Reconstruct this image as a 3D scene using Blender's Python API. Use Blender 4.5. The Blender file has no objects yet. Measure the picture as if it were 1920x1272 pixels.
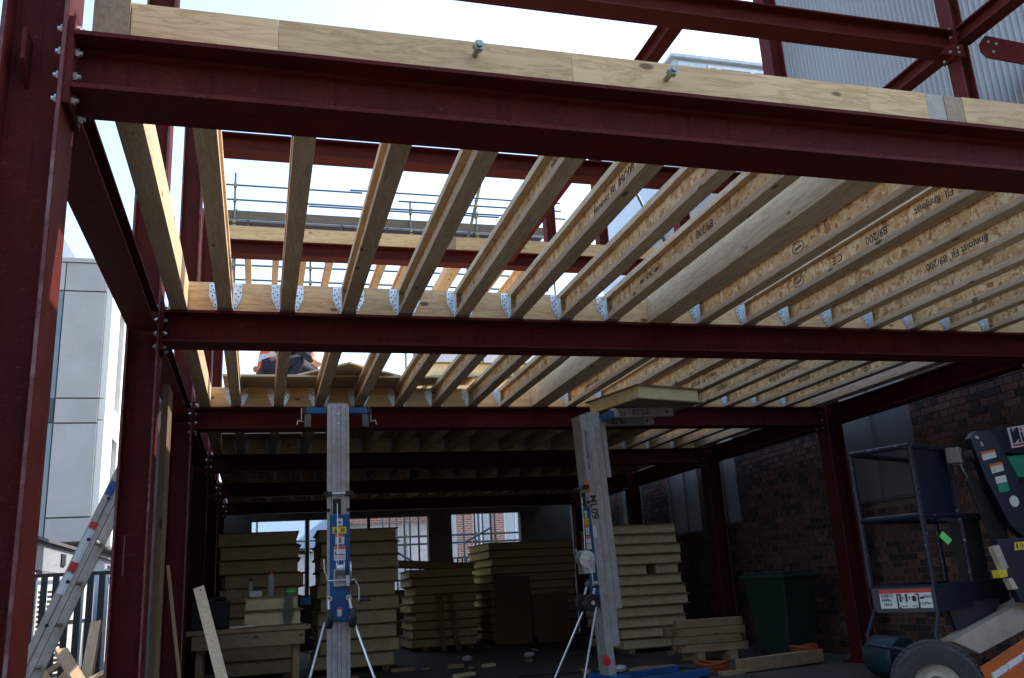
import bpy, bmesh, math, random
from mathutils import Vector, Matrix
R = math.radians
random.seed(7)
S = bpy.context.scene
C = S.collection

# ---------------------------------------------------------------- camera, sky, sun, exposure
H = 1.0
yaw, pitch, roll = 0.2840774, 0.2734233, -0.0574883
fw = Vector((math.sin(yaw)*math.cos(pitch), math.cos(yaw)*math.cos(pitch), math.sin(pitch)))
rt = Vector((math.cos(yaw), -math.sin(yaw), 0)); up = rt.cross(fw)
rt, up = rt*math.cos(roll)+up*math.sin(roll), up*math.cos(roll)-rt*math.sin(roll)
cam = bpy.data.cameras.new('camera'); co = bpy.data.objects.new('camera', cam); C.objects.link(co)
co.matrix_world = Matrix(((rt.x, up.x, -fw.x, 0), (rt.y, up.y, -fw.y, 0), (rt.z, up.z, -fw.z, H), (0, 0, 0, 1)))
cam.sensor_width = 36; cam.lens = 1663.76/1920*36; cam.clip_start = .05; cam.clip_end = 3000
S.camera = co
SUN_AZ, SUN_EL = R(74), R(55)          # azimuth from +Y towards +X
w = bpy.data.worlds.new('World'); S.world = w; w.use_nodes = True
nt = w.node_tree; sk = nt.nodes.new('ShaderNodeTexSky'); sk.sky_type = 'NISHITA'; sk.sun_disc = False
sk.sun_elevation = SUN_EL; sk.sun_rotation = SUN_AZ; sk.air_density = 1.0; sk.dust_density = 1.5; sk.ozone_density = .2
nt.links.new(sk.outputs[0], nt.nodes['Background'].inputs[0]); nt.nodes['Background'].inputs[1].default_value = .15
sd = bpy.data.lights.new('sun', 'SUN'); sd.energy = 2.6; sd.angle = R(.5); sd.color = (1, .95, .87)
so = bpy.data.objects.new('sun', sd); C.objects.link(so)
sv = Vector((math.sin(SUN_AZ)*math.cos(SUN_EL), math.cos(SUN_AZ)*math.cos(SUN_EL), math.sin(SUN_EL)))
so.rotation_euler = sv.to_track_quat('Z', 'Y').to_euler(); so.location = (20, 10, 40)
S.view_settings.view_transform = 'Standard'; S.view_settings.look = 'None'
S.view_settings.exposure = 1.75; S.view_settings.gamma = 1
S.render.engine = 'CYCLES'
S.cycles.max_bounces = 8; S.cycles.diffuse_bounces = 5

# ---------------------------------------------------------------- helpers
class MB:
    def __init__(s): s.v = []; s.f = []; s.m = []
    def add(s, vs, fs, mi=0):
        o = len(s.v); s.v += [tuple(p) for p in vs]; s.f += [tuple(i+o for i in f) for f in fs]; s.m += [mi]*len(fs); return s
    def box(s, x0, x1, y0, y1, z0, z1, mi=0):
        return s.add([(x0,y0,z0),(x1,y0,z0),(x1,y1,z0),(x0,y1,z0),(x0,y0,z1),(x1,y0,z1),(x1,y1,z1),(x0,y1,z1)],
                     [(3,2,1,0),(4,5,6,7),(0,1,5,4),(1,2,6,5),(2,3,7,6),(3,0,4,7)], mi)
    def bar(s, p, q, wx, wy, mi=0, ref=(0,0,1)):
        p, q = Vector(p), Vector(q); d = (q-p).normalized(); r = Vector(ref)
        if abs(d.dot(r)) > .98: r = Vector((0,1,0))
        a = d.cross(r).normalized(); b = a.cross(d).normalized(); a *= wx/2; b *= wy/2
        vs = [p-a-b, p+a-b, p+a+b, p-a+b, q-a-b, q+a-b, q+a+b, q-a+b]
        return s.add(vs, [(3,2,1,0),(4,5,6,7),(0,1,5,4),(1,2,6,5),(2,3,7,6),(3,0,4,7)], mi)
    def cyl(s, p, q, r, n=12, r2=None, mi=0, caps=True):
        p, q = Vector(p), Vector(q); d = (q-p).normalized(); t = Vector((0,0,1)) if abs(d.z) < .9 else Vector((1,0,0))
        a = d.cross(t).normalized(); b = d.cross(a); r2 = r if r2 is None else r2; vs = []
        for c, rr in ((p, r), (q, r2)):
            for i in range(n):
                t = 2*math.pi*i/n; vs.append(c+(a*math.cos(t)+b*math.sin(t))*rr)
        fs = [(i, (i+1) % n, n+(i+1) % n, n+i) for i in range(n)]
        if caps: fs += [tuple(range(n-1, -1, -1)), tuple(range(n, 2*n))]
        return s.add(vs, fs, mi)
    def tube(s, pts, r, n=8, mi=0):
        for a, b in zip(pts, pts[1:]): s.cyl(a, b, r, n, mi=mi)
        for p in pts[1:-1]: s.ball(p, r*1.0, mi)
        return s
    def ball(s, p, r, mi=0, sc=(1,1,1), n=8, k=6):
        vs = []; fs = []
        for j in range(k+1):
            th = math.pi*j/k
            for i in range(n):
                ph = 2*math.pi*i/n
                vs.append((p[0]+r*sc[0]*math.sin(th)*math.cos(ph), p[1]+r*sc[1]*math.sin(th)*math.sin(ph), p[2]+r*sc[2]*math.cos(th)))
        for j in range(k):
            for i in range(n): fs.append((j*n+i, (j+1)*n+i, (j+1)*n+(i+1) % n, j*n+(i+1) % n))
        return s.add(vs, fs, mi)
    def lathe(s, prof, c, ax='z', n=24, mi=0):
        vs = []; fs = []; k = len(prof)
        for i in range(n):
            t = 2*math.pi*i/n
            for r, h in prof:
                a, b = r*math.cos(t), r*math.sin(t)
                p = {'z': (a, b, h), 'y': (a, h, b), 'x': (h, a, b)}[ax]
                vs.append((c[0]+p[0], c[1]+p[1], c[2]+p[2]))
        for i in range(n):
            for j in range(k-1): fs.append((i*k+j, ((i+1) % n)*k+j, ((i+1) % n)*k+j+1, i*k+j+1))
        return s.add(vs, fs, mi)
    def prism(s, poly, ax, a0, a1, mi=0):
        n = len(poly); f = {'x': lambda u, v, t: (t, u, v), 'y': lambda u, v, t: (u, t, v), 'z': lambda u, v, t: (u, v, t)}[ax]
        vs = [f(u, v, a0) for u, v in poly]+[f(u, v, a1) for u, v in poly]
        fs = [(i, (i+1) % n, n+(i+1) % n, n+i) for i in range(n)]+[tuple(range(n-1, -1, -1)), tuple(range(n, 2*n))]
        return s.add(vs, fs, mi)
    def rot(s, M):
        s.v = [tuple(M @ Vector(p)) for p in s.v]; return s
    def mesh(s, name, mats, smooth=False, bevel=0):
        me = bpy.data.meshes.new(name); me.from_pydata(s.v, [], s.f)
        for m in (mats if isinstance(mats, (list, tuple)) else [mats]): me.materials.append(m)
        me.polygons.foreach_set('material_index', s.m)
        bm = bmesh.new(); bm.from_mesh(me)
        bmesh.ops.recalc_face_normals(bm, faces=bm.faces)
        if bevel: bmesh.ops.bevel(bm, geom=[e for e in bm.edges if e.is_manifold and e.calc_face_angle(0) > .6], offset=bevel, segments=2, affect='EDGES', profile=.6)
        bm.to_mesh(me); bm.free()
        if smooth:
            me.polygons.foreach_set('use_smooth', [True]*len(me.polygons)); me.set_sharp_from_angle(angle=R(35))
        return me
    def build(s, name, mats, parent=None, smooth=False, bevel=0, label=None):
        return inst(name, s.mesh(name, mats, smooth, bevel), parent, label)

def inst(name, me, parent=None, label=None, loc=None, rot=None):
    o = bpy.data.objects.new(name, me); C.objects.link(o)
    if parent: o.parent = parent
    if label: o['label'] = label
    if loc: o.location = loc
    if rot: o.rotation_euler = rot
    return o
def tag(o, label, cat, group=None, kind=None):
    if label: o['label'] = label
    if cat: o['category'] = cat
    if group: o['group'] = group
    if kind: o['kind'] = kind
    return o
def thing(name, label, cat, loc=(0,0,0), group=None, rot=(0,0,0)):
    o = bpy.data.objects.new(name, None); C.objects.link(o); o.location = loc; o.rotation_euler = rot; o.empty_display_size = .1
    return tag(o, label, cat, group)
def copy_tree(o, parent=None, label=None):
    c = o.copy(); C.objects.link(c); c.parent = parent
    if label: c['label'] = label
    for ch in list(o.children): copy_tree(ch, c)
    return c
def struct(o): o['kind'] = 'structure'; return o
def text_mesh(s, size, mat, bold=0.0):
    cu = bpy.data.curves.new('lettering', 'FONT'); cu.body = s; cu.size = size; cu.align_x = 'CENTER'; cu.align_y = 'CENTER'; cu.offset = bold; cu.extrude = .0004; cu.resolution_u = 3
    t = bpy.data.objects.new('lettering', cu); C.objects.link(t); bpy.context.view_layer.update()
    me = bpy.data.meshes.new_from_object(t.evaluated_get(bpy.context.evaluated_depsgraph_get()))
    bpy.data.objects.remove(t); me.materials.clear(); me.materials.append(mat); return me
def text(s, size, mat, loc, xa, ya, parent, name='lettering', bold=0.0, me=None):
    xa, ya = Vector(xa).normalized(), Vector(ya).normalized(); za = xa.cross(ya)
    o = inst(name, me or text_mesh(s, size, mat, bold), parent)
    o.matrix_local = Matrix(((xa.x, ya.x, za.x, loc[0]), (xa.y, ya.y, za.y, loc[1]), (xa.z, ya.z, za.z, loc[2]), (0,0,0,1))); return o

# ---------------------------------------------------------------- materials
def newmat(name, col=(.5,.5,.5), rough=.6, metal=0, spec=.5):
    m = bpy.data.materials.new(name); m.use_nodes = True; b = m.node_tree.nodes['Principled BSDF']
    b.inputs['Base Color'].default_value = (*col, 1); b.inputs['Roughness'].default_value = rough; b.inputs['Metallic'].default_value = metal
    b.inputs['Specular IOR Level'].default_value = spec
    return m, m.node_tree, b
def N(nt, t, **kw):
    n = nt.nodes.new(t)
    for k, v in kw.items(): setattr(n, k, v)
    return n
def coords(nt, scale=(1,1,1), rnd=True, world=False):
    tc = N(nt, 'ShaderNodeTexCoord'); mp = N(nt, 'ShaderNodeMapping'); mp.inputs['Scale'].default_value = scale
    if world:
        g = N(nt, 'ShaderNodeNewGeometry'); nt.links.new(g.outputs['Position'], mp.inputs['Vector']); return mp.outputs[0]
    src = tc.outputs['Object']
    if rnd:
        oi = N(nt, 'ShaderNodeObjectInfo'); mu = N(nt, 'ShaderNodeVectorMath', operation='SCALE'); mu.inputs[0].default_value = (37, 23, 11)
        nt.links.new(oi.outputs['Random'], mu.inputs['Scale']); ad = N(nt, 'ShaderNodeVectorMath', operation='ADD')
        nt.links.new(src, ad.inputs[0]); nt.links.new(mu.outputs[0], ad.inputs[1]); src = ad.outputs[0]
    nt.links.new(src, mp.inputs['Vector']); return mp.outputs[0]
def ramp(nt, fac, stops, interp='LINEAR'):
    r = N(nt, 'ShaderNodeValToRGB'); r.color_ramp.interpolation = interp; e = r.color_ramp.elements
    while len(e) < len(stops): e.new(.5)
    for el, (p, c) in zip(e, stops): el.position = p; el.color = (*c, 1) if len(c) == 3 else c
    nt.links.new(fac, r.inputs[0]); return r.outputs[0]
def mix(nt, fac, a, b, mode='MIX'):
    m = N(nt, 'ShaderNodeMix', data_type='RGBA', blend_type=mode)
    for i, x in ((0, fac), (6, a), (7, b)):
        if isinstance(x, (int, float)): m.inputs[i].default_value = x
        elif isinstance(x, tuple): m.inputs[i].default_value = (*x, 1)
        else: nt.links.new(x, m.inputs[i])
    return m.outputs[2]
def noise(nt, vec, scale, detail=4, rough=.55, dist=0):
    n = N(nt, 'ShaderNodeTexNoise'); n.inputs['Scale'].default_value = scale; n.inputs['Detail'].default_value = detail
    n.inputs['Roughness'].default_value = rough; n.inputs['Distortion'].default_value = dist; nt.links.new(vec, n.inputs['Vector']); return n.outputs[0]
def bump(nt, b, h, st, d=.01):
    n = N(nt, 'ShaderNodeBump'); n.inputs['Strength'].default_value = st; n.inputs['Distance'].default_value = d
    nt.links.new(h, n.inputs['Height']); nt.links.new(n.outputs[0], b.inputs['Normal'])
def objvar(nt, col, lo=.8, hi=1.15):
    oi = N(nt, 'ShaderNodeObjectInfo'); mr = N(nt, 'ShaderNodeMapRange'); mr.inputs['To Min'].default_value = lo; mr.inputs['To Max'].default_value = hi
    nt.links.new(oi.outputs['Random'], mr.inputs['Value']); m = N(nt, 'ShaderNodeVectorMath', operation='SCALE')
    nt.links.new(col, m.inputs[0]); nt.links.new(mr.outputs[0], m.inputs['Scale']); return m.outputs[0]

def m_wood(name, axis, light, dark, knots=True, rough=.7, wear=.25):
    m, nt, b = newmat(name, light, rough, spec=.25)
    def sc(l, t): return tuple(l if a == axis else t for a in 'xyz')
    grain = noise(nt, coords(nt, sc(1.6, 14)), 1.6, 5, .6, 1.4)
    c = ramp(nt, grain, [(.30, light), (.47, tuple(x*.93 for x in light)), (.56, dark), (.62, tuple(x*.96 for x in light)), (.8, tuple(x*.82 for x in light))])
    fine = noise(nt, coords(nt, sc(3, 120)), 2, 3)
    c = mix(nt, .35, c, ramp(nt, fine, [(.3, tuple(x*.7 for x in light)), (.7, tuple(min(1, x*1.1) for x in light))]))
    big = noise(nt, coords(nt, (1.3,1.3,1.3)), 1.2, 3)
    c = mix(nt, ramp(nt, big, [(.45, (0,0,0)), (.75, (wear,)*3)]), c, tuple(x*.55 for x in dark))
    if knots:
        v = N(nt, 'ShaderNodeTexVoronoi'); v.inputs['Scale'].default_value = 3.2; nt.links.new(coords(nt, sc(1, 2.2)), v.inputs['Vector'])
        k = ramp(nt, v.outputs['Distance'], [(.0, (1,1,1)), (.09, (.85,.85,.85)), (.125, (0,0,0))])
        c = mix(nt, k, c, tuple(x*.30 for x in dark))
    nt.links.new(objvar(nt, c, .86, 1.1), b.inputs['Base Color'])
    bump(nt, b, fine, .25, .002); return m
def m_osb(name):
    m, nt, b = newmat(name, (.5,.3,.15), .75, spec=.2)
    cs = []
    for rz, sc in (((0,0,0), (16, 16, 42)), ((.9,.3,.4), (15, 38, 17)), ((2.0,.8,1.1), (36, 15, 18))):
        v = N(nt, 'ShaderNodeTexVoronoi'); v.inputs['Scale'].default_value = 1.0; v.inputs['Randomness'].default_value = 1
        mp = N(nt, 'ShaderNodeMapping'); mp.inputs['Rotation'].default_value = rz; mp.inputs['Scale'].default_value = sc
        nt.links.new(coords(nt), mp.inputs['Vector']); nt.links.new(mp.outputs[0], v.inputs['Vector']); cs.append(v)
    sel = noise(nt, coords(nt), 22, 2)
    a = mix(nt, ramp(nt, sel, [(.47, (0,0,0)), (.5, (1,1,1))]), cs[0].outputs['Color'], cs[1].outputs['Color'])
    sel2 = noise(nt, coords(nt, (1,1.4,1)), 13, 2)
    a = mix(nt, ramp(nt, sel2, [(.5, (0,0,0)), (.53, (1,1,1))]), a, cs[2].outputs['Color'])
    sp = N(nt, 'ShaderNodeSeparateColor'); nt.links.new(a, sp.inputs[0])
    c = ramp(nt, sp.outputs[0], [(0, (.38,.18,.065)), (.25, (.60,.33,.125)), (.5, (.71,.43,.18)), (.75, (.78,.51,.24)), (1, (.84,.61,.34))])
    nt.links.new(objvar(nt, c, .85, 1.1), b.inputs['Base Color']); bump(nt, b, sp.outputs[1], .3, .003); return m
def m_steel(name, col=(.096,.0138,.0100), rough=.5):
    m, nt, b = newmat(name, col, rough, spec=.1)
    n1 = noise(nt, coords(nt, rnd=True), 3.5, 6, .65); n2 = noise(nt, coords(nt), 55, 4, .7)
    c = ramp(nt, n1, [(.3, tuple(x*.72 for x in col)), (.55, col), (.75, tuple(x*1.35 for x in col))])
    c = mix(nt, ramp(nt, n2, [(.62, (0,0,0)), (.70, (.5,.5,.5))]), c, (.16,.06,.052))
    st = noise(nt, coords(nt, (2,2,30)), 1.6, 4); c = mix(nt, ramp(nt, st, [(.62, (0,0,0)), (.78, (.3,.3,.3))]), c, (.12,.04,.037))
    dr = noise(nt, coords(nt, (24,24,1.3)), 1.5, 3, .5); c = mix(nt, ramp(nt, dr, [(.57, (0,0,0)), (.70, (.5,.5,.5))]), c, tuple(x*.45 for x in col))
    sc_ = noise(nt, coords(nt, (5,9,7)), 9, 7, .8, 1.5); c = mix(nt, ramp(nt, sc_, [(.60, (0,0,0)), (.63, (.6,.6,.6)), (.66, (0,0,0))]), c, (.24,.13,.115))
    nt.links.new(c, b.inputs['Base Color'])
    nt.links.new(ramp(nt, n1, [(.3, (.55,)*3), (.8, (.8,)*3)]), b.inputs['Roughness']); bump(nt, b, n2, .12, .002); return m
def m_plain(name, col, rough=.55, metal=0, var=.2, scale=8, spec=.5, dirt=None, bmp=.05, world=False):
    m, nt, b = newmat(name, col, rough, metal, spec)
    n = noise(nt, coords(nt, world=world), scale, 5, .65)
    c = ramp(nt, n, [(.25, tuple(x*(1-var) for x in col)), (.75, tuple(min(1, x*(1+var)) for x in col))])
    if dirt:
        d = noise(nt, coords(nt, world=world), scale*.35, 6, .7); c = mix(nt, ramp(nt, d, [(.5, (0,0,0)), (.68, (.75,)*3)]), c, dirt)
    nt.links.new(c, b.inputs['Base Color'])
    if bmp: bump(nt, b, n, bmp, .004)
    return m
def m_paint_chipped(name, col, chip=(.42,.40,.36), thr=.6, rough=.4):
    m, nt, b = newmat(name, col, rough)
    n = noise(nt, coords(nt, rnd=False), 26, 6, .75); k = ramp(nt, n, [(thr, (0,0,0)), (thr+.04, (1,1,1))])
    nt.links.new(mix(nt, k, col, chip), b.inputs['Base Color']); bump(nt, b, n, .1, .003); return m

STEEL = m_steel('red_oxide_steel')
STEEL_EDGE = m_plain('worn_flange_edge', (.14,.035,.03), .7, var=.5, scale=24, dirt=(.26,.17,.15))
LVL_X = m_wood('lvl_timber_x', 'x', (.82,.55,.275), (.50,.29,.11))
LVL_Y = m_wood('lvl_timber_y', 'y', (.70,.53,.33), (.48,.31,.15), wear=.2)
LVL_END = m_plain('timber_end_grain', (.30,.205,.115), .85, var=.35, scale=50)
FLANGE = m_wood('joist_flange_timber', 'y', (.72,.53,.325), (.48,.31,.15), wear=.3)
ROUGHWOOD = m_wood('sawn_timber', 'x', (.50,.35,.19), (.32,.19,.09))
ROUGHWOOD_Z = m_wood('sawn_timber_upright', 'z', (.46,.33,.19), (.30,.18,.09))
OSB = m_osb('osb_board')
GALV = m_plain('galvanised_steel', (.66,.67,.66), .38, .75, .25, 40)
NAIL = m_plain('nail_holes', (.05,.048,.045), .5, .6)
ZINC = m_plain('zinc_bolt', (.62,.64,.62), .32, .85, .15, 60)
FOAM = m_plain('cream_foam', (.84,.71,.39), .85, 0, .1, 14, .2, bmp=.25, dirt=(.64,.50,.26))
SKIN = m_plain('panel_skin_board', (.27,.19,.105), .8, 0, .35, 60, .2)
CHIP = m_plain('chipboard', (.46,.365,.235), .8, 0, .25, 70, .2)
INK = m_plain('black_print', (.05,.035,.025), .8, var=.3)
BLACK = m_plain('black_rubber', (.018,.018,.018), .65, var=.3, scale=30)
ALU = m_plain('aluminium_mast', (.46,.445,.42), .42, .35, .2, 18, dirt=(.33,.30,.26))
ALU_GROOVE = m_plain('mast_groove', (.13,.125,.12), .6)
BLUE = m_plain('blue_paint', (.010,.085,.25), .35, var=.2, dirt=(.02,.09,.22))
NAVY = m_paint_chipped('navy_chipped_paint', (.004,.008,.026), thr=.70)
NAVY_RAIL = m_paint_chipped('navy_rail_chipped_paint', (.005,.009,.028), thr=.61)
WHITE = m_plain('white_label', (.72,.72,.69), .5, var=.08)
ORANGE = m_plain('orange_label', (.75,.17,.03), .5)
REDL = m_plain('red_label', (.62,.03,.025), .5)
YELLOW = m_plain('yellow_label', (.75,.58,.03), .5)
GREENL = m_plain('green_label', (.02,.30,.16), .5)
TAGGREEN = m_plain('neon_green_tag', (.12,.75,.16), .5)
OCHASSIS = m_plain('orange_chassis', (.62,.12,.012), .45, var=.2, dirt=(.35,.09,.02))
CREAM = m_plain('cream_paint', (.50,.43,.33), .55, dirt=(.32,.25,.18))
GREYBOX = m_plain('grey_plastic', (.28,.27,.25), .5)
BINGREEN = m_plain('dark_green_plastic', (.012,.042,.024), .45)
BINLID = m_plain('green_lid_plastic', (.018,.05,.035), .45, dirt=(.10,.13,.10))
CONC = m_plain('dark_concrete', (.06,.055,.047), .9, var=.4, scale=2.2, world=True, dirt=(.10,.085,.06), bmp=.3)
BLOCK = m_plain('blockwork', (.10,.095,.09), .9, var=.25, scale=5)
MORTAR = m_plain('mortar', (.17,.155,.13), .95, var=.2, scale=30)
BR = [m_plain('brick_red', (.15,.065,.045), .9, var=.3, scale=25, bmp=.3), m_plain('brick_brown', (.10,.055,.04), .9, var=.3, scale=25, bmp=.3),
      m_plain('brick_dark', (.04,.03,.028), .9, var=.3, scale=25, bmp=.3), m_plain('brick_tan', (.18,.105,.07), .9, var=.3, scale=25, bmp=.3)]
SHEET = m_plain('grey_sheet_metal', (.20,.20,.205), .5, .3, .15, 3)
CORR = m_plain('corrugated_sheet', (.36,.335,.305), .36, .35, .08, 1.0)
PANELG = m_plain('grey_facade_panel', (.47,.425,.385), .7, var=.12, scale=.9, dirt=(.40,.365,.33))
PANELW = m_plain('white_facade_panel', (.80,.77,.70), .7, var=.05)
PANELJ = m_plain('facade_joint', (.10,.10,.10), .8)
GLASS = m_plain('window_glass', (.16,.22,.24), .08, 0, .3, .6, bmp=0)
GLASSP = m_plain('pale_glazing', (.52,.58,.60), .12, 0, .12, .4, bmp=0)
DARKPANEL = m_plain('dark_spandrel', (.03,.035,.045), .3)
FRAMEW = m_plain('white_window_frame', (.78,.78,.76), .5)
TUBE = m_plain('scaffold_tube', (.12,.13,.155), .5, .4, .3, 30)
CLAMP = m_plain('scaffold_clamp', (.30,.27,.12), .6, .4, .4, 60)
BOARD = m_wood('scaffold_board', 'x', (.19,.145,.10), (.11,.08,.05))
FENCEB = m_plain('black_fence_paint', (.015,.015,.017), .4)
RENDERW = m_plain('rendered_wall', (.62,.61,.59), .85, var=.1, scale=4, dirt=(.48,.47,.45))
TROUSER = m_plain('navy_cloth', (.012,.016,.035), .9, var=.3, scale=20)
HIVIS = m_plain('orange_hivis_cloth', (.85,.10,.03), .8, var=.1)
REFL = m_plain('reflective_tape', (.55,.55,.52), .35)
SKINM = m_plain('skin', (.45,.26,.18), .6)
HATM = m_plain('hard_hat_white', (.75,.75,.72), .35)
CLEARB = m_plain('bottle_plastic', (.35,.33,.31), .2)
STRAP = m_plain('webbing_strap', (.16,.17,.10), .9, var=.3, scale=60)
STRAPO = m_plain('orange_strap', (.30,.07,.015), .8, var=.3, scale=40)
LADDER = m_plain('weathered_ladder_aluminium', (.47,.41,.33), .5, .2, .2, 20, dirt=(.36,.31,.25))
CHALK = m_plain('chalk_mark', (.26,.14,.12), .9)
TEAL = m_plain('teal_plastic', (.008,.035,.05), .5, dirt=(.02,.03,.03))

# ---------------------------------------------------------------- ground
g = struct(MB().box(-14, 40, -60, 4.4, .0, .006).build('added_forecourt', m_plain('worn_asphalt', (.062,.058,.052), .9, var=.25, scale=1.2, world=True, dirt=(.042,.039,.034))))  # unseen ground sheet added to control light bounced up onto the timbers
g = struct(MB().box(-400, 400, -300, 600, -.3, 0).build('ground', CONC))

# unseen terrace added behind the viewpoint to block low sky light from the interior
t = thing('added_sky_block_terrace', 'added brown brick terrace with sash windows, out of view, blocking low sky light', 'building', (0, -7.5, 0))
MB().box(-40, 40, -6, 0, 0, 4.9).build('wall', BR[1], t)
MB().box(-40.2, 40.2, -6.2, .15, 4.91, 5.1).build('parapet', BLOCK, t)
for k in range(16):
    for z in (.9,):
        f = MB().box(-38+k*5, -36.6+k*5, .002, .05, z, z+1.7).build('window', FRAMEW, t)
        MB().box(-37.92+k*5, -36.68+k*5, .051, .06, z+.08, z+1.62).build('pane', GLASS, f)

# ---------------------------------------------------------------- steel frame
YC = [2.93, 5.97, 9.07, 12.1, 15.1, 18.1]          # beam lines
ZJ, ZU = 2.865, 5.865                               # top of first and second floor steel
ORD = ['front', 'second', 'third', 'fourth', 'fifth', 'sixth']
bolt_me = MB().cyl((-.012,0,0), (.002,0,0), .016, 6).cyl((.002,0,0), (.012,0,0), .009, 8).mesh('bolt', ZINC)

def h_parts(par, L, wd, dp, tf, tw, axis, edge=None):
    """H section with flanges at +-dp/2, length along axis from 0 to L, centred"""
    r = .011
    web = [(-tw/2-r, -dp/2+tf), (tw/2+r, -dp/2+tf), (tw/2, -dp/2+tf+r), (tw/2, dp/2-tf-r), (tw/2+r, dp/2-tf), (-tw/2-r, dp/2-tf), (-tw/2, dp/2-tf-r), (-tw/2, -dp/2+tf+r)]
    def fl(a, b): return [(-wd/2, a), (wd/2, a), (wd/2, b), (-wd/2, b)]
    lo, hi = fl(-dp/2, -dp/2+tf), fl(dp/2-tf, dp/2)
    return web, lo, hi
def steel_beam(name, label, axis, p0, L, ztop, group=None, wd=.212, dp=.215, plate=True, cat='beam'):
    tf, tw = .017, .011
    par = thing(name, label, cat, (p0[0], p0[1], ztop-dp/2), group)
    web, lo, hi = h_parts(par, L, wd, dp, tf, tw, axis)
    e = .0
    MB().prism(web, axis, e, L-e).build('web', STEEL, par)
    MB().prism(lo, axis, 0, L).build('bottom_flange', STEEL, par, bevel=.0015)
    MB().prism(hi, axis, 0, L).build('top_flange', STEEL, par, bevel=.0015)
    if plate:
        for s, x0, x1 in ((0, -.022, -.001), (1, L+.001, L+.022)):
            pl = MB()
            if axis == 'x': pl.box(x0, x1, -.1, .1, -dp/2-.055, dp/2+.055)
            else: pl.box(-.1, .1, x0, x1, -dp/2-.01, dp/2+.01)
            pl.build('end_plate', STEEL, par, bevel=.002)
            if axis == 'x':
                for yy in (-.06, .06):
                    for zz in (-.132, -.045, .045, .132):
                        b = inst('bolt', bolt_me, par, loc=((.009 if s == 0 else L-.009), yy, zz), rot=(0, 0, 0 if s == 0 else math.pi))
    return par
def steel_column(name, label, x0, x1, yc, z0, z1, group, wd=.21, base=True):
    par = thing(name, label, 'column', ((x0+x1)/2, yc, z0), group); d = x1-x0; L = z1-z0; tf = .017; h = d/2
    MB().prism([(-h+tf, -.0055), (h-tf, -.0055), (h-tf, .0055), (-h+tf, .0055)], 'z', 0, L).build('web', STEEL, par)
    for a, b in ((-h, -h+tf), (h-tf, h)):
        MB().box(a, b, -wd/2, wd/2, 0, L).build('flange', STEEL, par, bevel=.003)
        MB().box(a+.003, b-.003, -wd/2-.0012, -wd/2+.002, 0, L).build('worn_edge', STEEL_EDGE, par)
    if base:
        MB().box(-h-.07, h+.07, -wd/2-.06, wd/2+.06, 0, .02).build('base_plate', STEEL, par)
    return par

CXL = (-.845, -.645); CXR = (6.42, 6.63)
cols = []
for i, y in enumerate(YC):
    c = steel_column('steel_column', f'dark red steel H column at the open left end of the {ORD[i]} floor beam', CXL[0], CXL[1], y, 0, 6.3 if i < 5 else 3.1, 'columns along the open left side')
    cols.append(c)
    steel_column('steel_column', f'dark red steel H column beside the brick wall at the {ORD[i]} floor beam', CXR[0], CXR[1], y, 0, {0: 2.86, 1: 2.86, 2: 9.4, 3: 7.0}.get(i, 3.0), 'columns along the brick wall')
    # bolts sticking through the inside of the left flange
    for yy in (-.06, .06):
        for zz in (-.132, -.045, .045, .132):
            inst('bolt', bolt_me, c, loc=((CXL[1]-CXL[0])/2-.028, yy, ZJ-.1075+zz), rot=(0, 0, math.pi))
# lug plate and chalk letter
MB().prism([(-.095, 2.86), (0, 2.86), (0, 2.68), (-.095, 2.745)], 'x', -.035, -.022).build('fin_plate', STEEL, cols[0], bevel=.001)
for seg in (((-.045, 1.20), (-.045, 1.44)), ((-.045, 1.44), (.03, 1.447)), ((-.045, 1.315), (.028, 1.325)), ((-.045, 1.20), (.022, 1.21))):
    (xa, za), (xb, zb) = seg
    MB().bar((xa, -.0066, za), (xb, -.0066, zb), .001, .007, ref=(1, 0, .3)).build('chalk_stroke', CHALK, cols[1])

for i, y in enumerate(YC):
    steel_beam('steel_beam', f'dark red steel floor beam, {ORD[i]} one counting back from the open front edge', 'x', (CXL[1]+.022, y), CXR[0]-.022-CXL[1]-.022, ZJ, 'first floor cross beams')
for i in range(5):
    y0, y1 = YC[i]+.107, YC[i+1]-.107
    steel_beam('steel_tie', f'shallow red steel edge tie joining the left columns of the {ORD[i]} and {ORD[i+1]} beams', 'y', (-.742, y0), y1-y0, ZJ, 'left edge ties', wd=.172, dp=.15, plate=False)
    steel_beam('steel_tie', f'red steel edge beam along the brick wall joining the {ORD[i]} and {ORD[i+1]} beams', 'y', (6.525, y0), y1-y0, ZJ, 'edge beams along the brick wall', wd=.18, plate=False)
for i in (1, 2, 3, 4):
    steel_beam('upper_steel_beam', f'red steel beam of the floor above, over the {ORD[i]} floor beam', 'x', (CXL[1]+.022, YC[i]), (6.25 if i == 1 else 6.39)-CXL[1]-.03, ZU, 'second floor cross beams')
steel_column('upper_steel_column', 'slim red steel column rising through bolted joint against grey corrugated cladding', 6.27, 6.41, 5.97, ZJ+.2, 9.2, None, wd=.15, base=False)
for y0, y1, lab in ((3.0, 5.885, 'red steel tie running out towards the open front from the slim upper column'), (6.055, 8.955, 'red steel tie running back from the slim upper column below corrugated cladding')):
    steel_beam('upper_steel_tie', lab, 'y', (6.34, y0), y1-y0, ZU+.02, None, wd=.15, dp=.16, plate=False)
steel_beam('upper_trimmer_beam', 'red steel cross trimmer between the second and third upper beams', 'y', (3.47, YC[1]+.107), YC[2]-YC[1]-.214, ZU, None, wd=.13, dp=.17, plate=False)
steel_beam('upper_trimmer_beam', 'red steel cross trimmer between the third and fourth upper beams', 'y', (3.52, YC[2]+.107), YC[3]-YC[2]-.214, ZU, None, wd=.11, dp=.17, plate=False)
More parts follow.
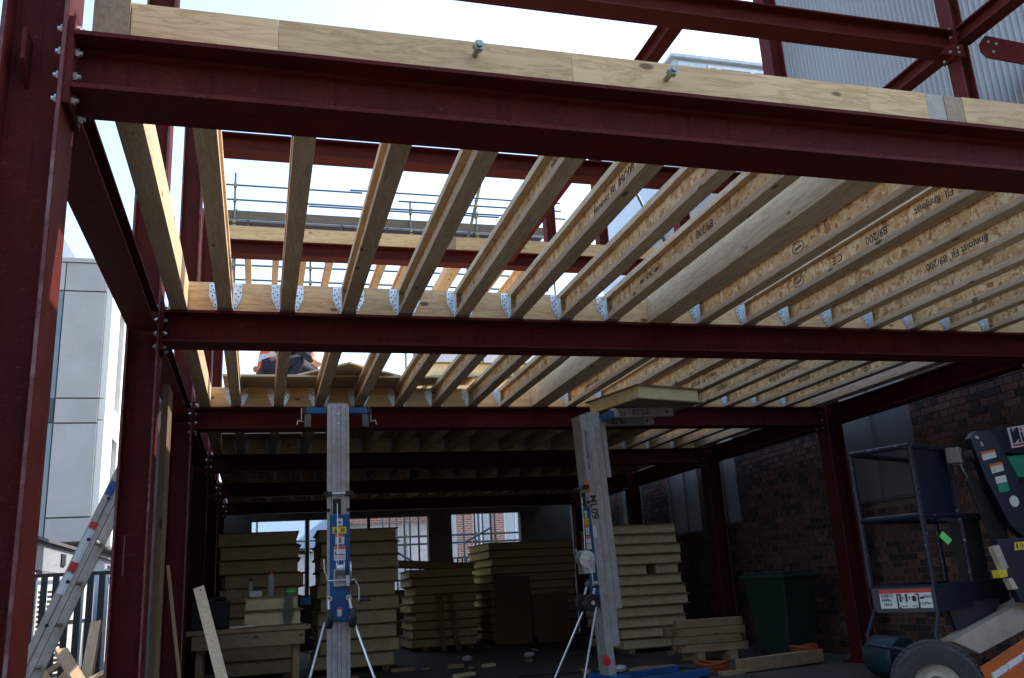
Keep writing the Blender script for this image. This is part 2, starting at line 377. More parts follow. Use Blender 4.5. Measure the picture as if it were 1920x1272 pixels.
for k, (xx, lab) in enumerate(((4.24, 'red steel stub column standing on the timber topped upper beam beside pale sky'), (5.1, 'red steel stub column on the timber topped upper beam before grey cladding'))):
    steel_column('upper_steel_column', lab, xx-.085, xx+.085, 12.1, ZU+.2, 7.9, None, wd=.15, base=False)
# bolted flat brace beside the slim upper column
t = thing('bolted_brace', 'bright red steel flat brace with three bolts beside the slim upper column', 'brace', (6.43, 5.80, 5.62))
MB().prism([(0, .06), (.09, .16), (2.4, .02), (2.4, -.19), (.06, -.08), (0, -.02)], 'y', -.016, 0).build('brace_plate', m_steel('bright_red_steel', (.16,.022,.02)), t)
for dx, dz in ((.10, .09), (.19, .08), (.14, -.01)): inst('bolt', bolt_me, t, loc=(dx, -.018, dz), rot=(0, 0, -math.pi/2))
t = thing('gusset_plate', 'dark red gusset plate bolted under the end of the upper beam', 'gusset', (6.2, 5.83, 5.52))
MB().prism([(-.22, .02), (.07, .02), (.07, .16), (-.12, .12)], 'y', -.012, 0).build('plate', STEEL, t)
for dx, dz in ((-.1, .05), (.0, .06), (.0, .11)): inst('bolt', bolt_me, t, loc=(dx, -.014, dz), rot=(0, 0, -math.pi/2))

# ---------------------------------------------------------------- edge timbers on the beams
def timber(name, label, x0, x1, y0, y1, z0, z1, mat, cat='timber', group=None, bevel=.002):
    o = MB().box(0, x1-x0, 0, y1-y0, 0, z1-z0).build(name, mat, bevel=bevel); o.location = (x0, y0, z0); return tag(o, label, cat, group)
front = [(-.47, .03, LVL_X, 'pale edge timber with dark stain at the column end of the front beam'), (.0308, 1.17, LVL_X, 'pale edge timber carrying the first protruding bolt on the front beam'),
         (1.1708, 2.56, LVL_X, 'pale edge timber carrying the second protruding bolt on the front beam'), (2.5608, 2.87, LVL_X, 'short pale edge timber piece left of the grey patch block on the front beam'),
         (3.075, 6.4, LVL_X, 'long pale edge timber beyond the grey patch blocks on the front beam')]
FT = []
for x0, x1, m, l in front: FT.append(timber('edge_timber', l, x0, x1, 2.925, 3.03, ZJ+.002, 3.062, m))
timber('end_block', 'weathered grey end grain block on the front beam beside the left column', -.59, -.472, 2.915, 3.03, ZJ+.002, 3.075, LVL_END)
timber('patch_block', 'pale grey upright patch block between front edge timbers', 2.872, 2.972, 2.928, 3.03, ZJ+.002, 3.06, m_plain('grey_weathered_timber', (.46,.40,.32), .8, var=.2, scale=30))
timber('patch_block', 'brown upright patch block between front edge timbers', 2.974, 3.073, 2.926, 3.03, ZJ+.002, 3.06, m_plain('brown_weathered_timber', (.37,.27,.17), .8, var=.25, scale=30))
for x, z, o, w_ in ((.77, 3.0, FT[1], 'first'), (1.58, 2.985, FT[2], 'second')):
    b = tag(MB().cyl((0,.0,0), (0,-.085,0), .012, 12).cyl((0,-.05,0), (0,-.075,0), .023, 6)  .build('protruding_bolt', m_plain('dull_zinc', (.30,.33,.27), .4, .6, .2, 40), smooth=True), f'zinc bolt with nut sticking out of the {w_} long front edge timber', 'bolt')
    b.location = (x, 2.925, z)
for i in (1, 2, 3, 4, 5):
    segs = [(-.60, 2.79), (2.792, 6.4)] if i < 3 else [(-.60, 6.4)]
    for k, (a, b) in enumerate(segs):
        timber('edge_timber', f'pale edge timber with joist hangers on the {ORD[i]} floor beam, ' + (('column end', 'brick wall end')[k] if len(segs) > 1 else 'full length'), a, b, YC[i]-.105, YC[i]+.105, ZJ+.002, 3.062, LVL_X)
segs = [(-.6, 2.6, 'column end'), (2.602, 2.72, 'brown patch block'), (2.722, 6.3, 'cladding end')]
for a, b, l in segs:
    timber('upper_edge_timber', f'pale timber on the far upper beam seen between joists, {l}', a, b, YC[3]-.1, YC[3]+.1, ZU+.002, ZU+.2, LVL_END if 'patch' in l else LVL_X)
timber('upper_edge_timber', 'pale timber on the rearmost upper beam', -.6, 6.3, YC[4]-.1, YC[4]+.1, ZU+.002, ZU+.2, LVL_X)
for i in range(5):
    y0, y1 = (YC[i]+.107 if i else 3.033), YC[i+1]-.107
    timber('trimmer_timber', f'solid pale trimmer along the left edge between the {ORD[i]} and {ORD[i+1]} beams', -.585, -.48, y0, y1, ZJ+.001, 3.06, LVL_Y)
    timber('double_timber_beam', f'thick pale laminated timber beam among the joists between the {ORD[i]} and {ORD[i+1]} beams', 2.79, 2.97, y0, y1, ZJ+.001, 3.06, LVL_Y)
    if i: timber('wall_trimmer', f'pale trimmer timber beside the brick wall between the {ORD[i]} and {ORD[i+1]} beams', 6.24, 6.37, y0, y1, ZJ+.001, 3.06, LVL_Y)

# ---------------------------------------------------------------- I joists
JW, JH, TF = .092, .196, .04
def joist_meshes(L):
    fl = lambda z: MB().box(0, JW, 0, L, z, z+TF).mesh('flange', FLANGE, bevel=.002)
    return fl(0), MB().box(JW/2-.006, JW/2+.006, 0, L, TF, JH-TF).mesh('web', OSB), fl(JH-TF)
hb = MB()
for s, x0 in ((-1, -.0025), (1, JW+.0025)):
    pl = [(x0, .0), (x0, .186), (x0+s*.056, .186), (x0+s*.056, .095), (x0+s*.012, .0)]
    hb.prism(pl if s > 0 else pl[::-1], 'y', -.0035, -.001)
    hb.box(min(x0, x0+s*.002), max(x0, x0+s*.002), -.065, -.001, 0, .15)
hb.box(-.0045, JW+.0045, -.065, -.001, -.0035, -.001)
hang_me = hb.mesh('hanger', GALV)
nb = MB()
for s, x0 in ((-1, -.0025), (1, JW+.0025)):
    for dx, dz in ((.018,.17), (.042,.165), (.030,.14), (.045,.125), (.016,.115), (.034,.095), (.018,.07), (.030,.06), (.014,.035), (.012,.015)):
        nb.cyl((x0+s*dx, -.0035, dz), (x0+s*dx, -.0065, dz), .0052 if (int(dz*1000) % 2) else .004, 6)
nail_me = nb.mesh('nails', NAIL)
txt_me = {k: text_mesh(k, s, INK, .0004) for k, s in (('finnjoist FJI  89/200', .072), ('89/200', .075), ('C E', .072), ('FJI  finnjoist', .066), ('0809 - 10  EN 13986', .036))}
oval = MB()
for i in range(20):
    a, b = 2*math.pi*i/20, 2*math.pi*(i+1)/20
    oval.bar((.062*math.cos(a), .036*math.sin(a), 0), (.062*math.cos(b), .036*math.sin(b), 0), .006, .0008)
oval.bar((-.035, 0, 0), (.035, .006, 0), .012, .0008)
oval_me = oval.mesh('stamp_oval', INK)
JX = [-.29, .11, .51, .905, 1.305, 1.705, 2.085, 2.44, 3.20, 3.585, 3.97, 4.355, 4.735, 5.11, 5.485, 5.875]
def joist(me, x, y0, L, z, label, group, hang=True, nails=True, marks=()):
    j = thing('timber_joist', label, 'joist', (x, y0, z), group)
    inst('bottom_flange', me[0], j); inst('web', me[1], j); inst('top_flange', me[2], j)
    if hang:
        h = inst('hanger', hang_me, j, loc=(0, L, .001))
        if nails: inst('nails', nail_me, h)['kind'] = 'stuff'
    for kind, yy, flip in marks:
        xs = JW/2-.0075
        d = 1 if flip else -1
        if kind == 'oval': o = inst('stamp', oval_me, j); o.matrix_local = Matrix(((0,0,-1,xs), (d,0,0,yy), (0,-d,0,JH/2), (0,0,0,1)))
        else: text('', 0, None, (xs, yy, JH/2), (0, d, 0), (0, 0, -d), j, name='printed_lettering', me=txt_me[kind])
    return j
MARKS = {(0,4): [('89/200', .6, 1)], (0,5): [('finnjoist FJI  89/200', .9, 0), ('C E', .25, 0)], (0,6): [('C E', .5, 0)], (0,7): [('0809 - 10  EN 13986', 2.1, 1), ('89/200', 1.3, 1)],
         (0,8): [('oval', 1.5, 1), ('C E', .3, 1)], (0,9): [('oval', 2.1, 1), ('C E', 1.65, 1), ('89/200', 1.25, 1), ('FJI  finnjoist', .75, 1)], (0,10): [('C E', .35, 0)], (0,11): [('finnjoist FJI  89/200', 1.45, 1), ('C E', .45, 1)],
         (0,13): [('oval', 1.3, 1)], (0,14): [('finnjoist FJI  89/200', 1.6, 1)],
         (1,8): [('0809 - 10  EN 13986', 2.2, 1)], (1,11): [('finnjoist FJI  89/200', 2.0, 1)], (1,12): [('oval', 1.6, 1), ('89/200', 2.3, 1), ('C E', 1.1, 1)], (1,13): [('finnjoist FJI  89/200', 1.7, 1)], (1,14): [('89/200', 1.9, 1)],
         (1,15): [('oval', 1.4, 1), ('0809 - 10  EN 13986', 2.1, 1), ('C E', .9, 1)]}
ORDN = 'first second third fourth fifth sixth seventh eighth ninth tenth eleventh twelfth thirteenth fourteenth fifteenth sixteenth'.split()
BAYL = ['open front bay', 'open second bay', 'boarded third bay', 'dark fourth bay', 'dark fifth bay']
for i in range(5):
    y0, y1 = (YC[i]+.107 if i else 3.033), YC[i+1]-.107; L = y1-y0-.001
    me = joist_meshes(L)
    for k, x in enumerate(JX):
        mk = MARKS.get((i, k), ())
        lab = ('lettered ' if mk else 'plain ') + f'I-joist, {ORDN[k]} from the column side trimmer in the {BAYL[i]}'
        joist(me, x+random.uniform(-.006, .006), y0, L, ZJ+.003, lab, f'joists in the {BAYL[i]}' + (', lettered' if mk else ''), nails=i < 2, marks=mk)
y0, y1 = YC[3]+.102, YC[4]-.102; me = joist_meshes(y1-y0)
for k, x in enumerate(JX[:12]):
    joist(me, x, y0, y1-y0, ZU+.003, f'upper floor I-joist against the sky, {ORDN[k]} from the left columns', 'joists of the upper floor', hang=False)
timber('upper_double_timber', 'thick pale laminated timber among the upper joists against the sky', 2.79, 2.97, y0, y1, ZU+.003, ZU+.198, LVL_Y)

# ---------------------------------------------------------------- deck over the rear bays
def sheet(label, x0, x1, y0, y1, z, rz=0, mat=CHIP, th=.022, name='deck_board', group=None, tilt=(0,0)):
    o = MB().box(-(x1-x0)/2, (x1-x0)/2, -(y1-y0)/2, (y1-y0)/2, 0, th).build(name, mat, bevel=.001)
    o.location = ((x0+x1)/2, (y0+y1)/2, z); o.rotation_euler = (tilt[0], tilt[1], rz); return tag(o, label, 'board', group)
zd = 3.066
for r in range(9):
    ya = 9.2+r*1.2; yb = ya+1.195
    xs = [-.60, 1.20, 3.0, 4.8, 6.38]
    for k in range(4):
        xa, xb = xs[k], xs[k+1]-.004
        if k == 3 and r < 2: xb = 5.15 if r == 0 else 4.9
        if k == 0 and r == 1: yb2 = 11.55
        else: yb2 = yb
        if yb2 > 19.6: yb2 = 19.6
        sheet('flat chipboard deck sheet laid over the rear joists', xa, xb, ya, yb2, zd, group='deck sheets over the rear bays')
    if r == 1: sheet('flat chipboard deck sheet laid over the rear joists', .80, 1.196, 11.553, 11.595, zd, group='deck sheets over the rear bays')
sheet('deck sheet overhanging towards the front past the third beam', -.36, 1.55, 8.52, 9.195, zd)
sheet('loose deck sheet turned with a corner pointing towards the front', .22, 1.42, 8.35, 9.55, zd+.03, rz=R(42), th=.018)
sheet('narrow loose deck board beyond the turned sheet', 1.0, 2.1, 8.62, 9.0, zd+.027, rz=R(-4), th=.018)

# ---------------------------------------------------------------- foam core panels
pm = {}
def panel(label, loc, sx, sy, th, group=None, rz=0, rot=None):
    key = (round(sx, 2), round(sy, 2), round(th, 3))
    if key not in pm:
        i_ = .035; s_ = .013
        pm[key] = (MB().box(-sx/2+i_, sx/2-i_, -sy/2+.028, sy/2-i_, s_, th-s_).mesh('foam_core', FOAM),
                   MB().box(-sx/2, sx/2, -sy/2, sy/2, 0, s_).mesh('skin', SKIN, bevel=.001), MB().box(-sx/2, sx/2, -sy/2, sy/2, th-s_, th).mesh('skin', SKIN, bevel=.001))
    p = thing('insulated_panel', label, 'panel', loc, group, rot or (0, 0, rz)); a, b, c = pm[key]
    inst('foam_core', a, p); inst('bottom_skin', b, p); inst('top_skin', c, p); return p
def stack(x0, x1, y0, depth, th, n, lab, group, jx=.045, rz=0.0, z0=.06, skip=()):
    for k in range(n):
        if k in skip: continue
        panel(f'{lab}, {ORDN[k]} from floor', ((x0+x1)/2+random.uniform(-jx, jx), y0+depth/2+random.uniform(-.02, .03), z0+k*(th+.0015)), x1-x0, depth, th, group, rz+random.uniform(-.02, .02), rot=(0, random.uniform(-.0012, .0012), rz+random.uniform(-.02, .02)))
    for xx in (x0+.2, x1-.2):
        o = timber('bearer_timber', f'timber bearer under the {group}', xx-.05, xx+.05, y0+.03, y0+depth-.03, 0.001, z0-.001, ROUGHWOOD, 'timber', f'bearers under the {group}')
stack(-.52, .60, 13.2, 1.6, .188, 10, 'cream foam core panel in the tall stack behind the workbench', 'stack behind the workbench')
stack(.79, 1.95, 13.2, 1.6, .188, 10, 'cream foam core panel in the tall stack behind the left lift mast', 'stack behind the left lift')
stack(2.72, 3.95, 16.6, 1.9, .15, 9, 'foam core panel in the low rear stack before the rear windows', 'low rear stack', jx=.05, rz=-.05)
stack(4.25, 6.05, 17.2, 1.5, .15, 12, 'foam core panel in the rear stack below the second rear window', 'rear stack in the corner', jx=.06, rz=.03)
stack(4.98, 6.12, 12.5, 1.3, .145, 12, 'cream foam core panel in the uneven stack behind the right lift', 'uneven stack behind the right lift', jx=.05, skip=(7,))
panel('short foam core offcut left in a gap of the uneven stack', (5.3, 13.1, .06+7*.1465), .5, 1.2, .145)
panel('short foam core offcut at the far side of the uneven stack gap', (5.85, 13.1, .06+7*.1465), .42, 1.2, .145)
panel('foam core panel lying askew on top of the low rear stack', (3.3, 17.4, 1.43), 1.5, .6, .14, rz=R(-14), rot=(0, R(5), R(-14)))
for k, (x, l) in enumerate(((1.75, 'first'), (2.75, 'second'))):
    for z, e in ((zd+.024, 'lower'), (zd+.024+.17, 'upper')):
        panel(f'cream foam core panel lying on the upper deck, {e} of the {l} pile', (x+.5, 9.85, z), .98, 1.2, .165)

# ---------------------------------------------------------------- walls around the shell
def wall(name, label, bx, mat):
    o = MB().box(*bx).build(name, mat); return tag(o, label, 'wall')
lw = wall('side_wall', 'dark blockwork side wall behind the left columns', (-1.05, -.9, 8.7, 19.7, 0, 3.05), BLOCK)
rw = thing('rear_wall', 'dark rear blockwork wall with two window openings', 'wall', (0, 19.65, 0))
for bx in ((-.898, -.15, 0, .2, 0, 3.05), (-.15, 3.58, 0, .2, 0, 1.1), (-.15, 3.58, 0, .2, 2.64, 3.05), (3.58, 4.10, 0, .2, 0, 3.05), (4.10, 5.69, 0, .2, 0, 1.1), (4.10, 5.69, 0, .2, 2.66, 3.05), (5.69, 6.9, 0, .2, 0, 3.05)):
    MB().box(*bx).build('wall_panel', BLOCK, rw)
for x in (.95, 2.25): MB().box(x, x+.06, .02, .14, 1.1, 2.64).build('mullion', BLOCK, rw)

# brick wall with sheet covered openings
bw = thing('brick_wall', 'old brown brick wall with grey sheet covered window openings', 'wall', (6.9, 0, 0))
OPEN = [(8.14, 9.62, 1.72, 3.30), (12.05, 13.05, 1.74, 3.30), (13.3, 14.45, 1.70, 2.9), (15.6, 16.7, 1.72, 3.0)]
BY0, BY1, BZ1 = 4.6, 19.6, 3.66
ys = [BY0]+[v for o in OPEN for v in o[:2]]+[BY1]
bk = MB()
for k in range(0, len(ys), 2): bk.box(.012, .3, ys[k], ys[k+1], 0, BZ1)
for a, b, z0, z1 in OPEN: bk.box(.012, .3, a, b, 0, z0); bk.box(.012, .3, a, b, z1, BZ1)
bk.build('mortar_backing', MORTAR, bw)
for a, b, z0, z1 in OPEN:
    s = MB().box(.05, .07, a+.004, b-.004, z0+.02, z1-.004).build('sheet_cover', SHEET, bw)
    MB().box(.03, .049, (a+b)/2-.02, (a+b)/2+.02, z0+.04, z1-.02).build('sheet_seam', SHEET, s)
    MB().box(-.02, .048, a+.004, b-.004, z0+.001, z0+.04).build('sill', BLOCK, bw)
bricks = []
row = 0; z = .01
while z < BZ1-.07:
    L = .215 if row % 2 == 0 else .1025
    y = BY0 + (.0 if row % 2 == 0 else .055)
    while y+L < BY1:
        if not any(y+L > a-.004 and y < b+.004 and z+.065 > z0-.004 and z < z1+.004 for a, b, z0, z1 in OPEN):
            bricks.append((y, z, L, random.choices((0,1,2,3), (4,4,3,1))[0]))
        elif any(y < a-.05 and y+L > a and z+.065 > z0 and z < z1 for a, b, z0, z1 in OPEN):
            a = min(o[0] for o in OPEN if y < o[0] < y+L); bricks.append((y, z, a-y-.006, 1))
        y += L+.010
    z += .075; row += 1
def vis(b): return 0 if (6.6 < b[0] < 9.0 and .5 < b[1] < 3.0 and b[2] > .2) else 1
bricks.sort(key=lambda b: (vis(b), b[0]))
bme = {}
rest = MB()
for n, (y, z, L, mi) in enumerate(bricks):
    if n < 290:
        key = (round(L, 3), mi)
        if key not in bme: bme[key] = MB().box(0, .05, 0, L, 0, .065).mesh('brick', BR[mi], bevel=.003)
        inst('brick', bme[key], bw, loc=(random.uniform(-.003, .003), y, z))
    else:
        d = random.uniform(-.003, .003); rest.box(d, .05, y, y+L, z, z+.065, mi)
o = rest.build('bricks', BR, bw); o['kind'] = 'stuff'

# corrugated cladding above
def corrugated(name, label, x, y0, y1, z0, z1, pitch=.076, amp=.019):
    n = int((y1-y0)/pitch*8); vs = []; fs = []
    for i in range(n+1):
        yy = y0+(y1-y0)*i/n; xx = x+amp*math.sin(2*math.pi*yy/pitch)
        vs += [(xx, yy, z0), (xx, yy, z1), (xx+.06, yy, z0), (xx+.06, yy, z1)]
    for i in range(n):
        a = i*4; b = a+4; fs += [(a, b, b+1, a+1), (a+2, a+3, b+3, b+2), (a+1, b+1, b+3, a+3), (a, a+2, b+2, b)]
    fs += [(0, 1, 3, 2), (n*4, n*4+2, n*4+3, n*4+1)]
    return tag(MB().add(vs, fs).build(name, CORR, smooth=True), label, 'cladding')
corrugated('corrugated_cladding', 'tall grey corrugated metal cladding wall above the brickwork', 7.24, 2.0, 9.98, 3.67, 13.4)  # real wall, its top raised out of view to shade the front left column
corrugated('corrugated_cladding', 'lower length of pale corrugated cladding beyond the tall part', 7.26, 9.99, 15.4, 3.67, 7.9)
tag(MB().tube([(7.15, 15.0, 8.5), (7.12, 14.6, 7.9), (7.1, 13.9, 7.0), (7.1, 13.2, 6.4)], .03, 8).build('hanging_cable', BLACK), 'black cable drooping across the pale cladding', 'cable')

# ---------------------------------------------------------------- scaffolding and buildings behind
def scaffold(y, x0, x1, z_levels, label, uprights, deckz=None, z0=0, ztop=11):
    t = thing('scaffold', label, 'scaffold', (0, y, 0))
    for z, xa, xb in z_levels: MB().cyl((xa, 0, z), (xb, 0, z), .0243, 8).build('ledger', TUBE, t, smooth=True)
    for x, zt in uprights:
        u = MB().cyl((x, .06, z0), (x, .06, zt), .0243, 8).build('standard', TUBE, t, smooth=True)
        MB().cyl((x, 1.3, z0), (x, 1.3, zt-.4), .0243, 8).build('standard', TUBE, t, smooth=True)
        for z, xa, xb in z_levels:
            if xa < x < xb and z < zt: MB().box(x-.035, x+.035, -.03, .09, z-.04, z+.04).build('coupler', CLAMP, u)
    if deckz:
        for k in range(5): MB().box(x0, x1, .12+k*.232, .12+k*.232+.225, deckz, deckz+.038).build('scaffold_board', BOARD, t)
        MB().box(x0, x1, .09, .122-.006, deckz+.04, deckz+.265).build('toe_board', BOARD, t)
        for k in range(int((x1-x0)/1.1)):
            MB().cyl((x0+.6+k*1.1, -.1, deckz-.04), (x0+.6+k*1.1, 1.4, deckz-.04), .0243, 8).build('transom', TUBE, t, smooth=True)
    return t
sc = scaffold(20.4, -1.0, 7.0, [(10.66, -1.0, 2.3), (10.72, 2.0, 7.5), (10.28, -1.0, 7.6), (10.22, 1.0, 5.8), (9.72, -1.0, 7.2), (8.62, -1, 7), (8.26, -1, 7), (9.60, -1, 7.1), (10.50, 3.2, 7.5), (8.95, -1, 7)],
              'scaffold with boarded lift and guard rails behind the shell', [(-.72, 11.0), (1.05, 8.9), (3.5, 10.5), (5.2, 10.7), (7.2, 9.9)], deckz=9.78)
MB().cyl((4.9, .2, 9.3), (5.45, .1, 11.5), .04, 8).build('diagonal_pole', CLAMP, sc)
sc2 = scaffold(21.2, -1, 7, [(2.12, -1, 7.2), (2.30, -1, 7.2)], 'low scaffold tubes standing outside the rear windows', [(-.05, 4), (2.95, 4), (3.3, 4), (5.0, 4), (5.5, 4)])
MB().cyl((3.0, -.05, 2.0), (4.4, .0, 1.2), .0243, 8).build('diagonal_pole', TUBE, sc2)
MB().cyl((4.7, -.06, 2.1), (5.4, -.06, 2.45), .0243, 8).build('diagonal_pole', TUBE, sc2)
for x in (0.2, .6, 1.0): MB().ball((x, .1, 2.06), .12, sc=(1.6,.6,.5)).build('tied_sheeting', FENCEB, sc2)

def facade_brick(t, x0, x1, z0, z1, holes):
    bk = MB(); xs = sorted({x0, x1, *[h[0] for h in holes], *[h[1] for h in holes]})
    for a, b in zip(xs, xs[1:]):
        hs = sorted([h for h in holes if h[0] <= a and h[1] >= b], key=lambda h: h[2]); zc = z0
        for h in hs: bk.box(a, b, 0, .3, zc, h[2]); zc = h[3]
        bk.box(a, b, 0, .3, zc, z1)
    bk.build('wall', FBRICK, t)
    for h in holes:
        f = MB()
        for bx in ((h[0], h[0]+.07, .1, .18, h[2], h[3]), (h[1]-.07, h[1], .1, .18, h[2], h[3]), (h[0]+.07, h[1]-.07, .1, .18, h[2], h[2]+.07), (h[0]+.07, h[1]-.07, .1, .18, h[3]-.07, h[3]), ((h[0]+h[1])/2-.025, (h[0]+h[1])/2+.025, .1, .18, h[2]+.07, h[3]-.07)): f.box(*bx)
        w_ = f.build('window', FRAMEW, t); MB().box(h[0]+.07, h[1]-.07, .135, .15, h[2]+.07, h[3]-.07).build('pane', GLASSP, w_)
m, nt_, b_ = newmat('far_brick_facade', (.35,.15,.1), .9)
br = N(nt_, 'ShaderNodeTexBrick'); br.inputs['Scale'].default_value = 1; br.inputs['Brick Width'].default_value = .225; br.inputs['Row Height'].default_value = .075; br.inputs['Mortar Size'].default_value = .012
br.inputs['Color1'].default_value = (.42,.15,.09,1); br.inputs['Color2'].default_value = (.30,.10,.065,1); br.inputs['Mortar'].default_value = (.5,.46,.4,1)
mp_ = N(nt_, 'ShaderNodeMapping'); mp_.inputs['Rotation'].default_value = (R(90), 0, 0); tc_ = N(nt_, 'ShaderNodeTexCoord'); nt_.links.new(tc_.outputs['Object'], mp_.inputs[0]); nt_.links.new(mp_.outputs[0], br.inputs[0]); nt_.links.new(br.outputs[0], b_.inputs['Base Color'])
FBRICK = m
t = thing('brick_house', 'red brick house with white framed windows beyond the second rear window', 'house', (0, 30, 0))
facade_brick(t, 5.9, 12, 0, 8, [(6.0, 6.45, 1.9, 4.6), (7.0, 7.6, 1.2, 4.6), (8.1, 9.0, 1.2, 4.6), (10, 11, 1.2, 4.6)])
MB().prism([(-.3, 8), (6.3, 8), (3, 10)], 'x', 5.7, 12.2).build('roof', m_plain('slate_roof', (.10,.105,.12), .7), t)
t = thing('gabled_house', 'pale rendered house with brick gable beyond the first rear window', 'house', (0, 34, 0))
MB().box(3.2, 6.5, 0, 5, 0, 4.4).build('wall', RENDERW, t); MB().prism([(3.0, 3.6), (6.6, 3.6), (6.6, 6.2)], 'y', -.2, -.01).build('brick_gable', FBRICK, t)
MB().box(5.4, 6.1, -.06, -.01, 1.0, 3.0).build('window', FRAMEW, t)
t = thing('blue_roofed_shed', 'long low shed with blue grey roof beyond the rear windows', 'shed', (0, 32, 0))
MB().box(-4, 3, 0, 4, 0, 2.6).build('wall', RENDERW, t); MB().prism([(-.3, 2.6), (4.3, 2.6), (2, 3.9)], 'x', -4.2, 3.1).build('roof', m_plain('blue_grey_roof', (.12,.19,.28), .5), t)
def railing(name, label, x0, x1, y, z1, pitch=.11, r=.011, boardx=None):
    t = thing(name, label, 'fence', (0, y, 0)); me = MB().box(-r, r, -r, r, .06, z1-.03).mesh('bar', FENCEB); x = x0
    while x < x1: inst('bar', me, t, loc=(x, 0, 0)); x += pitch
    for z in (.08, z1-.04): MB().box(x0-.02, x1+.02, -.028, .028, z-.02, z+.02).build('rail', FENCEB, t)
    return t
railing('black_railing', 'black metal railings beyond the second rear window', 5.0, 8.6, 25.2, 1.95, pitch=.13, r=.02)
t = thing('site_hoarding', 'pale grey hoarding lettered P beyond the first rear window', 'hoarding', (0, 25.6, 0))
MB().box(2.6, 4.9, 0, .05, 0, 1.75).build('hoarding_panel', RENDERW, t); text('P', .3, INK, (4.05, -.004, 1.35), (1,0,0), (0,0,1), t)

# grey modern building, left
t = thing('modern_building', 'modern building with grey stone panels and sunlit white side wall', 'building', (-4.15, 25, 0))
MB().box(-9, 0, .0, 18, 2.7, 10.2).build('body', PANELJ, t)
zs = [2.72, 3.45, 3.95, 6.55, 7.1, 9.45, 10.18]
zs = [2.74, 3.32, 3.36, 5.74, 5.78, 6.40, 6.44, 9.36, 9.40, 10.18]
for k in range(0, len(zs), 2):
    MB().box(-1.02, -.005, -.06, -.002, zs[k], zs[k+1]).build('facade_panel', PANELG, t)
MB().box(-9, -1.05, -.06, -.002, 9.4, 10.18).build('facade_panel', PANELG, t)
for a, b in ((2.74, 5.76), (6.42, 9.38)):
    f = MB().box(-4, -1.06, -.03, -.002, a, b).build('window', GLASS, t)
    for x in (-2.1, -3.1): MB().box(x, x+.06, -.06, -.031, a, b).build('mullion', DARKPANEL, f)
MB().box(-9, -1.06, -.055, -.002, 5.78, 6.40).build('spandrel', DARKPANEL, t)
MB().box(-9.1, .09, -.1, 18.1, 10.2, 10.32).build('coping', PANELG, t)
zw = [2.74, 4.2, 5.9, 6.45, 9.4, 10.18]
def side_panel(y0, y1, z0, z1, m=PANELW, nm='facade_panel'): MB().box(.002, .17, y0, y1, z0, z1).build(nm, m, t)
yy = [0.0, 1.45, 2.35, 2.95, 3.75, 4.6, 5.6, 6.6, 7.8, 9.0, 10.4, 17.9]
for k in range(0, len(yy)-1):
    a, b = yy[k]+.02, yy[k+1]-.02
    if k % 2 == 0:
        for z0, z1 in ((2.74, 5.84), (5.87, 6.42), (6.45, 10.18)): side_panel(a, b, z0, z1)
    else:
        for z0, z1 in ((2.74, 5.6), (6.45, 9.4)):
            MB().box(.002, .02, a, b, z0, z1).build('window', m_plain('side_window', (.30,.30,.28), .3), t)
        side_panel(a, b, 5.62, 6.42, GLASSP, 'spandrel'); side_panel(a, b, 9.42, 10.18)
MB().prism([(-6.0, 10.33), (-.72, 10.33), (-3.3, 14.5), (-6, 14.5)], 'y', 3, 12).build('glazed_roof', GLASSP, t)
MB().box(-8.9, -.3, 2, 16, .01, 2.69).build('undercroft', PANELJ, t)
# low wall, railings, pile, ladder on the left
t = thing('low_outbuilding', 'low sunlit outbuilding wall with grey fascia and black square vents', 'outbuilding', (-3.05, 12.6, 0))
MB().box(-3, 0, 0, 11.5, 0, 1.62).build('wall', RENDERW, t)
MB().box(-3.1, .04, -.05, 11.6, 1.622, 2.02).build('fascia', m_plain('grey_fascia', (.30,.32,.34), .7, var=.25, scale=14), t)
MB().box(-3.15, .09, -.1, 11.65, 2.022, 2.07).build('coping', PANELJ, t)
for y in (3.2, 5.2, 7.9, 8.4): MB().box(.041, .06, y, y+.32, 1.74, 1.92).build('vent', BLACK, t)
f = MB().box(.0, .05, 2.2, 6.0, .9, 1.58).build('opening_frame', FRAMEW, t)
railing('black_railing', 'tall black railing fence before the low outbuilding', -4.6, -1.15, 11.4, 1.47, pitch=.12, r=.03)
t = thing('white_post_screen', 'screen of white painted posts behind the black railing fence', 'screen', (0, 12.1, 0))
me_ = MB().box(-.028, .028, -.028, .028, 0, 1.5).mesh('post', FRAMEW)
for x in (-2.72, -2.6, -2.05, -1.96, -1.87, -1.78, -1.69, -1.6): inst('post', me_, t, loc=(x, 0, 0))
MB().box(-2.8, -1.5, -.02, .02, 1.35, 1.4).build('rail', FRAMEW, t)
me_ = MB().box(0, .05, 0, .12, 0, .03).mesh('slat', LVL_X)
for j in range(3):
    t = thing('louvre_strip', 'narrow strip of orange timber louvres behind the railing fence', 'louvre', (-2.48+j*.1, 11.9, .2), 'louvre strips behind the railing')
    for k in range(20): inst('slat', me_, t, loc=(0, 0, k*.055))
rnd = random.Random(3)
for k in range(22):
    L = rnd.uniform(.5, 1.1); a = rnd.uniform(-1.2, 1.2); el = rnd.uniform(-.1, .75)
    o = MB().box(-L/2, L/2, -.045, .045, -.02, .02).build('timber_offcut', ROUGHWOOD, bevel=.002)
    o.location = (rnd.uniform(-1.95, -1.2), rnd.uniform(7.2, 8.3), .1+L/2*math.sin(abs(el))+rnd.uniform(0, .22)); o.rotation_euler = (rnd.uniform(-.5, .5), -el, a+1.2)
    tag(o, 'pale timber offcut in the sunlit heap beside the ladder foot', 'offcut', 'heap of offcuts')
t = thing('ladder', 'aluminium ladder with red labels leaning against the second left column', 'ladder', (0, 0, 0))
